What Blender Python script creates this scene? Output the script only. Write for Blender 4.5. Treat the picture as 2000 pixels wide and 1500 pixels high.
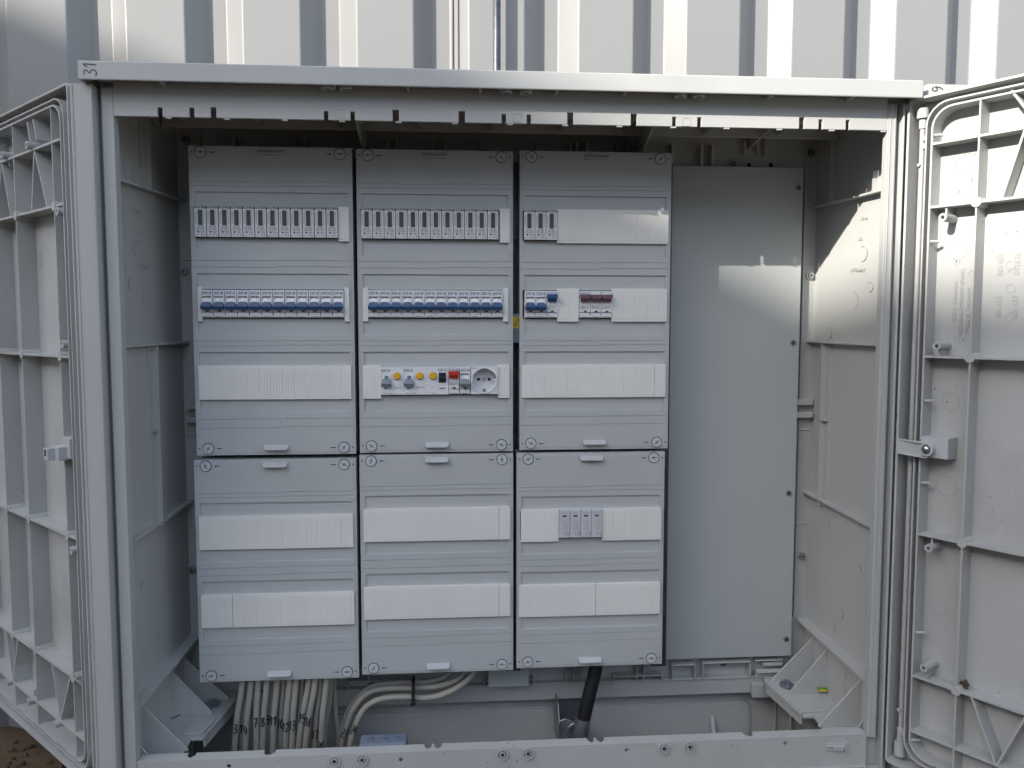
import bpy, bmesh, math, random
from mathutils import Vector, Matrix, noise
random.seed(7)
S = bpy.context.scene
COL = S.collection
for o in list(bpy.data.objects): bpy.data.objects.remove(o)
# ------------------------------------------------------------ camera, world, sun, exposure
cam = bpy.data.cameras.new('camera'); cam.sensor_width = 36; cam.lens = 1562.39/2000*36
cam.clip_start = .02; cam.clip_end = 400
co = bpy.data.objects.new('camera', cam); COL.objects.link(co); S.camera = co
CR = Vector((.997296878, -.0734769132, .000284568)); CU = Vector((.00503067, .07214363, .99738157)); CF = Vector((.07330505, .99468409, -.07231825))
CP = Vector((0, -1.236, 0))
co.matrix_world = Matrix(((CR.x, CU.x, -CF.x, CP.x), (CR.y, CU.y, -CF.y, CP.y), (CR.z, CU.z, -CF.z, CP.z), (0, 0, 0, 1)))
S.render.resolution_x = 1024; S.render.resolution_y = 768
SD = Vector((1.3, 1, -.84)).normalized()
W = bpy.data.worlds.new('World'); S.world = W; W.use_nodes = True
wn = W.node_tree; bg = wn.nodes['Background']; sky = wn.nodes.new('ShaderNodeTexSky'); sky.sky_type = 'NISHITA'; sky.sun_disc = False
sky.sun_elevation = math.asin(-SD.z); sky.sun_rotation = math.atan2(-SD.x, -SD.y); sky.air_density = 1.0; sky.dust_density = 1.6; sky.ozone_density = 1.0
hs = wn.nodes.new('ShaderNodeHueSaturation'); hs.inputs['Saturation'].default_value = .62; wn.links.new(sky.outputs[0], hs.inputs['Color']); wn.links.new(hs.outputs[0], bg.inputs[0]); bg.inputs[1].default_value = .15
sl = bpy.data.lights.new('sun', 'SUN'); sl.energy = 3.0; sl.angle = math.radians(.53); sl.color = (1, .94, .84)
so = bpy.data.objects.new('sun', sl); COL.objects.link(so); so.rotation_euler = SD.to_track_quat('-Z', 'Y').to_euler(); so.location = (-6, -5, 8)
S.view_settings.view_transform = 'Standard'; S.view_settings.look = 'None'; S.view_settings.gamma = 1
S.view_settings.exposure = 1.5
S.render.engine = 'CYCLES'; S.cycles.max_bounces = 10; S.cycles.diffuse_bounces = 6

def pt(u, v, d):
    """point seen at photo pixel (u,v) on the real plane d metres in front of the lens (parallel to the cabinet)"""
    r = CR*((u-1000)/1562.39) - CU*((v-750)/1562.39) + CF
    return CP + r*(d/r.y)
# ------------------------------------------------------------ materials
def srgb(r, g, b):
    f = lambda c: (c/255/12.92) if c/255 <= .04045 else ((c/255+.055)/1.055)**2.4
    return (f(r), f(g), f(b), 1)
def mat(name, col, rough=.5, metal=0, var=.05, vscale=6, bump=0, bscale=300, speck=0, spscale=40, spcol=(.05, .04, .03, 1), grime=0, spec=.5, streak=0):
    m = bpy.data.materials.new(name); m.use_nodes = True; n = m.node_tree.nodes; l = m.node_tree.links
    b = n['Principled BSDF']; b.inputs['Roughness'].default_value = rough; b.inputs['Metallic'].default_value = metal
    b.inputs['Specular IOR Level'].default_value = spec
    col = tuple(col[:3]) + (1,)
    tc = n.new('ShaderNodeTexCoord'); src = tc.outputs['Object']
    nz = n.new('ShaderNodeTexNoise'); nz.inputs['Scale'].default_value = vscale; nz.inputs['Detail'].default_value = 5; nz.inputs['Roughness'].default_value = .6; l.new(src, nz.inputs['Vector'])
    mr = n.new('ShaderNodeMapRange'); mr.inputs[1].default_value = .3; mr.inputs[2].default_value = .7; mr.inputs[3].default_value = 1-var; mr.inputs[4].default_value = 1+var*.6
    l.new(nz.outputs[0], mr.inputs[0])
    mx = n.new('ShaderNodeMix'); mx.data_type = 'RGBA'; mx.blend_type = 'MULTIPLY'; mx.inputs[0].default_value = 1; mx.inputs[6].default_value = col
    l.new(mr.outputs[0], mx.inputs[7]); out = mx.outputs[2]
    if grime:
        g = n.new('ShaderNodeTexNoise'); g.inputs['Scale'].default_value = 3.1; g.inputs['Detail'].default_value = 9; g.inputs['Roughness'].default_value = .72; l.new(src, g.inputs['Vector'])
        gr = n.new('ShaderNodeMapRange'); gr.inputs[1].default_value = .54; gr.inputs[2].default_value = .75; gr.inputs[3].default_value = 0; gr.inputs[4].default_value = grime; l.new(g.outputs[0], gr.inputs[0])
        m2 = n.new('ShaderNodeMix'); m2.data_type = 'RGBA'; l.new(gr.outputs[0], m2.inputs[0]); l.new(out, m2.inputs[6]); m2.inputs[7].default_value = (.25, .21, .16, 1); out = m2.outputs[2]
    if streak:
        mp_ = n.new('ShaderNodeMapping'); mp_.inputs['Scale'].default_value = (5, 5, 160); l.new(src, mp_.inputs['Vector'])
        g = n.new('ShaderNodeTexNoise'); g.inputs['Scale'].default_value = 1.6; g.inputs['Detail'].default_value = 6; g.inputs['Roughness'].default_value = .7; l.new(mp_.outputs[0], g.inputs['Vector'])
        gr = n.new('ShaderNodeMapRange'); gr.inputs[1].default_value = .58; gr.inputs[2].default_value = .72; gr.inputs[3].default_value = 0; gr.inputs[4].default_value = streak; l.new(g.outputs[0], gr.inputs[0])
        m2 = n.new('ShaderNodeMix'); m2.data_type = 'RGBA'; l.new(gr.outputs[0], m2.inputs[0]); l.new(out, m2.inputs[6]); m2.inputs[7].default_value = (.27, .25, .22, 1); out = m2.outputs[2]
    if speck:
        v = n.new('ShaderNodeTexVoronoi'); v.inputs['Scale'].default_value = spscale; l.new(src, v.inputs['Vector'])
        n2 = n.new('ShaderNodeTexNoise'); n2.inputs['Scale'].default_value = 7; n2.inputs['Detail'].default_value = 3; l.new(src, n2.inputs['Vector'])
        th = n.new('ShaderNodeMapRange'); th.inputs[1].default_value = .42; th.inputs[2].default_value = .66; th.inputs[3].default_value = 0; th.inputs[4].default_value = speck; l.new(n2.outputs[0], th.inputs[0])
        lt = n.new('ShaderNodeMath'); lt.operation = 'LESS_THAN'; l.new(v.outputs['Distance'], lt.inputs[0]); l.new(th.outputs[0], lt.inputs[1])
        sm = n.new('ShaderNodeMath'); sm.operation = 'MULTIPLY'; sm.inputs[1].default_value = .7; l.new(lt.outputs[0], sm.inputs[0])
        m3 = n.new('ShaderNodeMix'); m3.data_type = 'RGBA'; l.new(sm.outputs[0], m3.inputs[0]); l.new(out, m3.inputs[6]); m3.inputs[7].default_value = spcol; out = m3.outputs[2]
    l.new(out, b.inputs['Base Color'])
    r2 = n.new('ShaderNodeMapRange'); r2.inputs[1].default_value = .3; r2.inputs[2].default_value = .7; r2.inputs[3].default_value = max(0, rough-.06); r2.inputs[4].default_value = min(1, rough+.06); l.new(nz.outputs[0], r2.inputs[0]); l.new(r2.outputs[0], b.inputs['Roughness'])
    if bump:
        bn = n.new('ShaderNodeTexNoise'); bn.inputs['Scale'].default_value = bscale; bn.inputs['Detail'].default_value = 3; l.new(src, bn.inputs['Vector'])
        bp = n.new('ShaderNodeBump'); bp.inputs['Strength'].default_value = bump; bp.inputs['Distance'].default_value = .001; l.new(bn.outputs[0], bp.inputs['Height']); l.new(bp.outputs[0], b.inputs['Normal'])
    return m
GRP = mat('grey_moulded_plastic', (.445, .452, .446), .46, var=.06, vscale=4, bump=.12, bscale=60, speck=.035, spscale=26, grime=.10)
GRPD = mat('grey_moulded_plastic_dirty', (.435, .442, .437), .5, var=.08, vscale=5, bump=.15, bscale=70, speck=.10, spscale=75, grime=.42)
SILLM = mat('sill_plastic', (.44, .445, .435), .5, var=.08, vscale=5, bump=.15, bscale=70, speck=.12, spscale=75, grime=.35, streak=.5)
COV = mat('cover_plastic', (.45, .468, .478), .42, var=.05, vscale=5, bump=.06, bscale=400, speck=.05, spscale=70, grime=.06)
SCREWP = mat('screw_cap_plastic', (.52, .54, .56), .42, var=.05)
ARR = mat('arrester_plastic', (.53, .54, .57), .42, var=.04)
STRIP = mat('white_strip_plastic', (.74, .735, .71), .5, var=.05, vscale=8)
PANEL = mat('painted_sheet', (.42, .445, .445), .38, var=.03, vscale=5, bump=.05, bscale=300)
DEV = mat('device_plastic', (.70, .71, .73), .42, var=.03, vscale=40)
DEVL = mat('device_plastic_light', (.82, .83, .84), .35, var=.03)
METER = mat('meter_face', (.74, .74, .77), .45, var=.04, vscale=30)
BLUE = mat('blue_toggle', (.028, .075, .19), .35, var=.1, vscale=80)
RED = mat('red_toggle', (.50, .035, .02), .35, var=.05)
PURP = mat('plum_toggle', (.16, .085, .11), .4, var=.05)
GTOG = mat('grey_toggle', (.17, .21, .26), .4, var=.05)
YEL = mat('yellow_button', (.72, .40, .01), .35, var=.05)
BLK = mat('black_plastic', (.015, .016, .018), .45, var=.1)
DARK = mat('dark_gap', (.03, .03, .033), .8)
LCD = mat('lcd_window', (.075, .09, .084), .15, var=.25, vscale=90)
INK = mat('black_ink', (.02, .02, .025), .6)
INKG = mat('grey_ink', (.16, .17, .20), .6)
INKB = mat('blue_ink', (.01, .07, .25), .5)
CHROME = mat('screw_steel', (.55, .56, .58), .22, metal=1, var=.2, vscale=200)
ZINC = mat('zinc_steel', (.38, .41, .45), .42, metal=.85, var=.35, vscale=45)
STEELD = mat('dark_steel', (.12, .13, .15), .4, metal=.9, var=.3, vscale=60)
CABLE = mat('grey_cable_sheath', (.345, .33, .29), .5, var=.10, vscale=30, grime=.2)
RUBBER = mat('black_rubber', (.012, .012, .013), .5, var=.1)
BOX = mat('blue_grey_box', (.19, .235, .30), .45, var=.05)
YLAB = mat('yellow_sticker', (.62, .44, .03), .5)
BRASSG = mat('green_sleeve', (.12, .28, .04), .5)
WALLM = mat('wall_paint', (.25, .254, .256), .33, var=.04, vscale=2.5, bump=.10, bscale=90, speck=.02, spscale=20, grime=.05)
SOIL = mat('soil', (.13, .092, .058), .95, var=.35, vscale=9, bump=1, bscale=60, spec=.1)
STONE = mat('clods', (.10, .078, .055), .95, var=.3, vscale=20, spec=.1)
RENDERW = mat('render_wall', (.43, .42, .41), .9, var=.1, vscale=1.5)
ROOF = mat('roof_tiles', (.12, .10, .09), .8, var=.2)
# ------------------------------------------------------------ mesh collector
class MB:
    def __init__(s, M=None): s.bm = bmesh.new(); s.M = M or Matrix(); s.mi = 0
    def v(s, *c):
        return s.bm.verts.new(s.M @ Vector(c))
    def face(s, vs):
        try: f = s.bm.faces.new(vs); f.material_index = s.mi; return f
        except ValueError: return None
    def hexa(s, c):       # 8 corners: bottom 4 loop, top 4 loop
        v = [s.v(*p) for p in c]
        for q in ((0, 3, 2, 1), (4, 5, 6, 7), (0, 1, 5, 4), (1, 2, 6, 5), (2, 3, 7, 6), (3, 0, 4, 7)): s.face([v[i] for i in q])
    def box(s, x0, x1, y0, y1, z0, z1):
        s.hexa([(x0, y0, z0), (x1, y0, z0), (x1, y1, z0), (x0, y1, z0), (x0, y0, z1), (x1, y0, z1), (x1, y1, z1), (x0, y1, z1)])
    def prism(s, pts, ax, a0, a1):   # polygon pts in the two other axes, extruded along ax
        def mk(p, a):
            c = list(p); c.insert(ax, a); return s.v(*c)
        A = [mk(p, a0) for p in pts]; B = [mk(p, a1) for p in pts]; n = len(pts)
        s.face(A[::-1]); s.face(B)
        for i in range(n): s.face([A[i], A[(i+1) % n], B[(i+1) % n], B[i]])
    def cyl(s, p0, p1, r0, r1=None, seg=20):
        r1 = r0 if r1 is None else r1; p0 = Vector(p0); p1 = Vector(p1); d = (p1-p0).normalized()
        a = d.orthogonal().normalized(); b = d.cross(a)
        A = []; B = []
        for i in range(seg):
            t = 2*math.pi*i/seg; e = a*math.cos(t)+b*math.sin(t)
            A.append(s.v(*(p0+e*r0))); B.append(s.v(*(p1+e*r1)))
        s.face(A[::-1]); s.face(B)
        for i in range(seg): s.face([A[i], A[(i+1) % seg], B[(i+1) % seg], B[i]])
    def ring(s, c, d, ro, ri, h, seg=24):   # annular washer along d
        c = Vector(c); d = Vector(d).normalized(); a = d.orthogonal().normalized(); b = d.cross(a); L = []
        for i in range(seg):
            t = 2*math.pi*i/seg; e = a*math.cos(t)+b*math.sin(t)
            L.append([s.v(*(c+e*ro)), s.v(*(c+e*ro+d*h)), s.v(*(c+e*ri+d*h)), s.v(*(c+e*ri))])
        for i in range(seg):
            P = L[i]; Q = L[(i+1) % seg]
            for k in range(4): s.face([P[k], Q[k], Q[(k+1) % 4], P[(k+1) % 4]])
    def tube(s, pts, r, seg=12, cap=True):
        pts = [Vector(p) for p in pts]; rings = []; a = None
        for i, p in enumerate(pts):
            t = (pts[min(i+1, len(pts)-1)]-pts[max(i-1, 0)]).normalized()
            a = t.orthogonal().normalized() if a is None else (a-t*a.dot(t)).normalized()
            b = t.cross(a); rings.append([s.v(*(p+(a*math.cos(2*math.pi*k/seg)+b*math.sin(2*math.pi*k/seg))*r)) for k in range(seg)])
        for i in range(len(rings)-1):
            for k in range(seg): s.face([rings[i][k], rings[i][(k+1) % seg], rings[i+1][(k+1) % seg], rings[i+1][k]])
        if cap: s.face(rings[0][::-1]); s.face(rings[-1])
    def terrace(s, xs, zs, depth, ax=1, back=None):
        """front surface over a grid of cells; depth(xc,zc) gives the cell's y, None for a hole; steps get real walls"""
        xs = sorted(set(round(x, 6) for x in xs)); zs = sorted(set(round(z, 6) for z in zs))
        D = [[depth((xs[i]+xs[i+1])/2, (zs[j]+zs[j+1])/2) for j in range(len(zs)-1)] for i in range(len(xs)-1)]
        def V(x, z, y): return s.v(x, y, z) if ax == 1 else s.v(x, z, y)
        cache = {}
        def C(x, z, y):
            k = (x, z, round(y, 6))
            if k not in cache: cache[k] = V(x, z, y)
            return cache[k]
        nx = len(xs)-1; nz = len(zs)-1
        for i in range(nx):
            for j in range(nz):
                d = D[i][j]
                if d is not None: s.face([C(xs[i], zs[j], d), C(xs[i+1], zs[j], d), C(xs[i+1], zs[j+1], d), C(xs[i], zs[j+1], d)])
                for (ii, jj, p, q) in ((i+1, j, (xs[i+1], zs[j]), (xs[i+1], zs[j+1])), (i, j+1, (xs[i], zs[j+1]), (xs[i+1], zs[j+1]))):
                    e = D[ii][jj] if ii < nx and jj < nz else None
                    if d is None and e is None: continue
                    dd = back if d is None else d; ee = back if e is None else e
                    if dd is None or ee is None or abs(dd-ee) < 1e-7: continue
                    s.face([C(*p, dd), C(*q, dd), C(*q, ee), C(*p, ee)])
                if back is not None and d is not None:
                    if i == 0: s.face([C(xs[0], zs[j], d), C(xs[0], zs[j+1], d), C(xs[0], zs[j+1], back), C(xs[0], zs[j], back)])
                    if j == 0: s.face([C(xs[i], zs[0], d), C(xs[i+1], zs[0], d), C(xs[i+1], zs[0], back), C(xs[i], zs[0], back)])
    def text(s, st, o, R, U, size, align='CENTER', off=0, bold=0, ext=0):
        """flat lettering; o centre point, R reading direction, U up direction, size = letter height box"""
        me = glyph(st, align, bold, ext/size); R = Vector(R); U = Vector(U); o = Vector(o)
        vs = [s.v(*(o+R*(v.co.x*size)+U*(v.co.y*size)+R.cross(U)*(v.co.z*size))) for v in me.vertices]
        for p in me.polygons: s.face([vs[i] for i in p.vertices])
    def ribbon(s, pts, w, fn):
        """flat pen stroke through 2-D points mapped by fn to 3-D"""
        n = len(pts); L = []
        for i in range(n):
            a = Vector(pts[max(i-1, 0)]); b = Vector(pts[min(i+1, n-1)]); t = (b-a).normalized() if (b-a).length > 0 else Vector((1, 0)); q = Vector((-t.y, t.x))*w/2
            p = Vector(pts[i]); L.append((s.v(*fn(p+q)), s.v(*fn(p-q))))
        for i in range(n-1): s.face([L[i][0], L[i][1], L[i+1][1], L[i+1][0]])
GL = {}
def glyph(st, align, bold, ext=0):
    k = (st, align, bold, ext)
    if k in GL: return GL[k]
    c = bpy.data.curves.new('t', 'FONT'); c.body = st; c.size = 1; c.align_x = align; c.align_y = 'CENTER'; c.resolution_u = 2; c.offset = bold; c.extrude = ext
    o = bpy.data.objects.new('t', c); COL.objects.link(o); bpy.context.view_layer.update()
    dg = bpy.context.evaluated_depsgraph_get(); GL[k] = bpy.data.meshes.new_from_object(o.evaluated_get(dg), depsgraph=dg)
    bpy.data.objects.remove(o); return GL[k]
DIG = {'0': [[(.5, 1), (.2, .8), (.15, .4), (.35, 0), (.65, .05), (.8, .45), (.75, .85), (.5, 1)]], '1': [[(.2, .7), (.6, 1), (.5, 0)]],
       '2': [[(.15, .8), (.45, 1), (.8, .85), (.65, .5), (.15, .02), (.9, .08)]], '3': [[(.2, .95), (.6, 1), (.8, .8), (.4, .55), (.8, .4), (.75, .1), (.35, 0), (.1, .1)]],
       '4': [[(.45, 1), (.1, .4), (.9, .42)], [(.7, .75), (.6, -.05)]], '5': [[(.9, 1), (.3, .95), (.2, .55), (.65, .55), (.8, .25), (.5, 0), (.1, .05)]],
       '6': [[(.7, 1), (.3, .7), (.15, .25), (.45, 0), (.8, .2), (.6, .5), (.2, .35)]], '7': [[(.1, .95), (.85, 1), (.4, 0)], [(.3, .5), (.75, .52)]],
       '8': [[(.8, .85), (.5, 1), (.2, .8), (.8, .3), (.5, 0), (.2, .25), (.8, .85)]], '9': [[(.8, .9), (.4, 1), (.2, .7), (.5, .5), (.8, .75), (.75, .3), (.4, 0)]]}
def smooth2(P, k=4):
    if len(P) < 3: return P
    out = []
    for i in range(len(P)-1):
        p0 = P[max(i-1, 0)]; p1 = P[i]; p2 = P[i+1]; p3 = P[min(i+2, len(P)-1)]
        for j in range(k):
            t = j/k; out.append(tuple(.5*((2*p1[c])+(-p0[c]+p2[c])*t+(2*p0[c]-5*p1[c]+4*p2[c]-p3[c])*t*t+(-p0[c]+3*p1[c]-3*p2[c]+p3[c])*t**3) for c in range(len(p1))))
    out.append(tuple(P[-1])); return out
def handwrite(mb, st, h, w, fn, asp=.6, asp2=.6):
    for i, ch in enumerate(st):
        for stroke in DIG[ch]:
            mb.ribbon([((x+i*1.0-len(st)/2)*h*(asp if len(st) < 2 else asp2), (y-.5)*h) for x, y in smooth2(stroke)], w, fn)
def prop(o, label=None, cat=None, group=None, kind=None):
    if label: o['label'] = label
    if cat: o['category'] = cat
    if group: o['group'] = group
    if kind: o['kind'] = kind
    return o
def empty(name, loc, label, cat, group=None):
    o = bpy.data.objects.new(name, None); o.location = loc; o.empty_display_size = .05; COL.objects.link(o); return prop(o, label, cat, group)
def obj(name, mb, mats, parent=None, bevel=0, smooth=False, label=None, seg=1):
    bm = mb.bm; bmesh.ops.recalc_face_normals(bm, faces=bm.faces)
    me = bpy.data.meshes.new(name); bm.to_mesh(me); bm.free()
    for m in (mats if isinstance(mats, (list, tuple)) else [mats]): me.materials.append(m)
    o = bpy.data.objects.new(name, me); COL.objects.link(o)
    if parent:
        o.parent = parent
        if parent.type == 'EMPTY': o.matrix_parent_inverse = Matrix.Translation(parent.location).inverted()
    if bevel:
        b = o.modifiers.new('bevel', 'BEVEL'); b.width = bevel; b.segments = seg; b.limit_method = 'ANGLE'; b.angle_limit = math.radians(40)
    if smooth:
        for p in me.polygons: p.use_smooth = True
    if label: o['label'] = label
    return o
def dup(root, dx, dz, label, dy=0):
    r = root.copy(); COL.objects.link(r); r.location = root.location+Vector((dx, dy, dz)); r['label'] = label
    for ch in list(root.children):
        mi = ch.matrix_parent_inverse.copy(); c = ch.copy(); COL.objects.link(c); c.parent = r; c.matrix_parent_inverse = mi
        for g in list(ch.children):
            d = g.copy(); COL.objects.link(d); d.parent = c
    return r
ORD = ['first', 'second', 'third', 'fourth', 'fifth', 'sixth', 'seventh', 'eighth', 'ninth', 'tenth', 'eleventh', 'twelfth', 'thirteenth', 'fourteenth', 'fifteenth', 'sixteenth', 'seventeenth']
# ------------------------------------------------------------ ground
def grid_axis(a, b, fine0, fine1, f, c):
    r = []; x = a
    while x < b:
        r.append(x); x += f if fine0 <= x < fine1 else c
    r.append(b); return r
g = MB(); gx = grid_axis(-40, 40, -2.6, -.3, .035, 2.0); gy = grid_axis(-40, 40, -1.2, 1.2, .035, 2.0); GV = []
for x in gx:
    row = []
    for y in gy:
        k = 1 if -2.7 < x < -.2 and -1.3 < y < 1.3 else .2
        z = -.84+k*(noise.noise(Vector((x*2.2, y*2.2, 0)))*.05+noise.noise(Vector((x*9, y*9, 3)))*.022+noise.noise(Vector((x*28, y*28, 5)))*.010)
        row.append(g.v(x, y, z))
    GV.append(row)
for i in range(len(gx)-1):
    for j in range(len(gy)-1): g.face([GV[i][j], GV[i+1][j], GV[i+1][j+1], GV[i][j+1]])
prop(obj('ground', g, SOIL, smooth=True), kind='structure')
cl = MB()
for i in range(3200):
    x = random.uniform(-2.0, -.5); y = random.uniform(-.9, .40); r = random.uniform(.002, .006)*random.choice((1, 1, .6, 1.6))
    z = -.84+noise.noise(Vector((x*2.2, y*2.2, 0)))*.05+noise.noise(Vector((x*9, y*9, 3)))*.022
    t = bmesh.ops.create_icosphere(cl.bm, subdivisions=1, radius=r, matrix=Matrix.Translation((x, y, z+r*.2)))
    for v in t['verts']: v.co += Vector((random.uniform(-.3, .3), random.uniform(-.3, .3), random.uniform(-.35, .1)))*r
prop(obj('gravel', cl, STONE), 'brown clods and small stones on the soil by the left door', 'gravel', kind='stuff')
# ------------------------------------------------------------ corrugated wall
wall = empty('corrugated_wall', (0, .42, -.84), 'pale corrugated sheet metal wall standing behind the cabinets', 'wall')
w = MB(); yT = .414; yV = .449; P = .2219; x0 = .441; prof = []
k = -16
while k < 16:
    b = x0+k*P
    prof += [(b, yV), (b+.0376, yT), (b+.1490, yT), (b+.1855, yV)]; k += 1
zt, zb = 2.3, -1.2
zsl = [zb, -.6, 0, .3, .5, .7, 1.2, zt]
rows = [[w.v(x, y, z) for (x, y) in prof] for z in zsl]
for a in range(len(rows)-1):
    for i in range(len(prof)-1): w.face([rows[a][i], rows[a][i+1], rows[a+1][i+1], rows[a+1][i]])
obj('sheet', w, WALLM, wall, bevel=.002, seg=2)
w = MB(); w.box(prof[0][0], prof[-1][0], .40, .46, zt, zt+.05); obj('top_trim', w, WALLM, wall)
w = MB(); w.tube([(.0895, .390, -.9), (.0895, .390, 1.4)], .0075, 16)
c = obj('conduit', w, STEELD, smooth=True); prop(c, 'thin shiny steel conduit running down the corrugated wall above the cabinet', 'conduit')
w = MB(); xx = pt(886, 50, 1.66).x; w.tube([(xx, .424, -1.0), (xx, .424, 0), (xx-.001, .424, .6), (xx, .424, 1.4)], .0022, 8)  # dark joint line between wall sheets, modelled as a thin black tube
c = obj('cable', w, BLK, smooth=True); prop(c, 'dark sheet joint in the corrugated wall left of the steel conduit, modelled as a black tube', 'cable')
# ------------------------------------------------------------ building across the yard (outside the frame, shades the lower cabinet)
ed = Vector((.4655, -.885, 0)); away = Vector((-.885, -.4655, 0)); e0 = Vector((-8.778, -7.059, 6.008))
bl = empty('house', (e0.x, e0.y, -.84), 'low rendered building across the yard left of the camera', 'house')
Mh = Matrix(((ed.x, away.x, 0, e0.x), (ed.y, away.y, 0, e0.y), (0, 0, 1, 0), (0, 0, 0, 1)))
w = MB(Mh); w.box(-8.5, 12, .1, 7, -1.15, 5.83); obj('wall', w, RENDERW, bl)
w = MB(Mh); w.prism([(0, 5.90), (0, 6.088), (3.6, 7.1), (7.2, 6.03), (7.2, 5.85)], 0, -8.8, 12.3); obj('roof', w, ROOF, bl)
b2 = empty('house', (0, -13, -.84), 'unseen long rendered building behind the camera, added to block low sky light', 'house')  # unseen house opposite, put in to cut low sky light on the covers
w = MB(); w.box(-7, 16, -20, -13, -1.3, 4.0); obj('wall', w, RENDERW, b2)
w = MB(); w.prism([(-12.6, 4.0), (-16.5, 5.4), (-20.4, 4.0), (-20.4, 3.85), (-12.6, 3.85)], 0, -7.3, 16.3); obj('roof', w, ROOF, b2)
# ============================================================ main cabinet
XL, XR = -.4436, .6130; YF = -.126; ZL = .2755; ZS = -.607; YB = .1
cab = empty('distribution_cabinet', (.08, -.01, -.84), 'large open light grey moulded distribution cabinet full of cover plates', 'cabinet')
# roof cap: lip, top, recessed underside with ribs
w = MB(); x0c, x1c = -.4755, .6480; yc = -.153; z0c, z1c = .3135, .3375
w.box(x0c, x1c, yc, yc+.004, z0c, z1c)
w.prism([(yc+.004, z1c), (yc+.004, z1c-.004), (.145, z1c+.016), (.145, z1c+.022)], 0, x0c, x1c)
w.box(x0c, x0c+.004, yc+.004, .14, z0c, z1c-.001); w.box(x1c-.004, x1c, yc+.004, .14, z0c, z1c-.001)
obj('roof_cap', w, GRP, cab, bevel=.0015, seg=2)
w = MB()
w.box(x0c+.012, x1c-.012, yc+.008, YF+.001, .320, .323)
for u in (318, 655, 797, 938, 1087, 1220, 1502, 1660): X = pt(u, 180, 1.10).x; w.box(X-.0018, X+.0018, yc+.0045, YF-.001, .3135, .320)
for u in (637, 673, 989, 1028, 1333, 1369): X = pt(u, 180, 1.09).x; w.ring((X, yc+.0165, .3120), (0, 0, 1), .0085, .0045, .008)
obj('roof_underside', w, GRP, cab, bevel=.0006)
w = MB(); cx = pt(176, 134, 1.083)
handwrite(w, '31', .0155, .0013, lambda p: (cx.x-p.y, yc-.0003, cx.z+p.x))
obj('marker_number', w, INK, cab, label='number 31 handwritten sideways in black marker')
# lintel with slots
slots = [(313, .0065, .012), (375, .0065, .0125), (417, .0075, .0135), (637, .0058, .0115), (689, .0058, .0115), (773, .0085, .015), (902, .0085, .015), (984, .0058, .012), (1033, .0058, .012), (1114, .0085, .016), (1238, .0085, .016), (1317, .0058, .013), (1366, .0058, .013), (1566, .0075, .016), (1603, .0058, .0135), (1656, .0058, .0135)]
SX = [(pt(u, 238, 1.11).x, ww, hh) for u, ww, hh in slots]
xs = [XL+.0005, XR-.0005]; zs = [ZL, .3195]
for x, ww, hh in SX: xs += [x-ww/2, x+ww/2]; zs += [ZL+hh, ZL+hh-.002]
def ldep(x, z):
    for sx, ww, hh in SX:
        if abs(x-sx) < ww/2-1e-5 and z < ZL+hh-(.002 if abs(x-sx) > ww/2-.0016 else 0): return None
    return YF
w = MB(); w.terrace(xs, zs, ldep, back=YF+.004)
for u in (664, 1010, 1340):
    c0 = pt(u, 222+(u-664)*.024, 1.11); s2 = .0058
    for (a, b, c1, d) in ((-s2, s2, s2-.0007, s2), (-s2, s2, -s2, -s2+.0007), (-s2, -s2+.0007, -s2+.0007, s2-.0007), (s2-.0007, s2, -s2+.0007, s2-.0007)): w.box(c0.x+a, c0.x+b, YF-.0006, YF, c0.z+c1, c0.z+d)
for i in range(14): X = XL+.07+i*.0755; w.box(X-.004, X+.004, YF+.0005, YF+.0035, ZL-.0022, ZL)
obj('lintel', w, GRP, cab, bevel=.0006)
# jambs
w = MB(); w.box(-.459, XL, YF, YF+.012, -.78, .3120); w.box(-.4655, XL-.0005, YF+.012, YF+.018, -.78, .3195); obj('jamb', w, GRP, cab, bevel=.001)
w = MB(); w.box(-.4925, -.4645, -.138, -.105, -.80, .3125); w.box(-.4965, -.4928, -.128, -.105, -.80, .3115); w.box(-.4662, -.4645, -.1405, -.138, -.80, .312); w.box(-.490, -.4888, -.1392, -.138, -.80, .3125); obj('outer_jamb', w, GRP, cab, bevel=.0012)
w = MB(); w.box(XR, .6262, YF, YF+.012, -.612, .3120); w.box(XR+.003, .6365, YF+.012, YF+.018, -.78, .3195); w.box(.6335, .6363, YF-.004, YF+.012, -.78, .3120); w.box(.6163, .6175, YF-.0012, YF, -.61, .3120); w.box(.6232, .6242, YF-.0012, YF, -.61, .3120)
obj('jamb', w, GRP, cab, bevel=.001)
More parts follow.
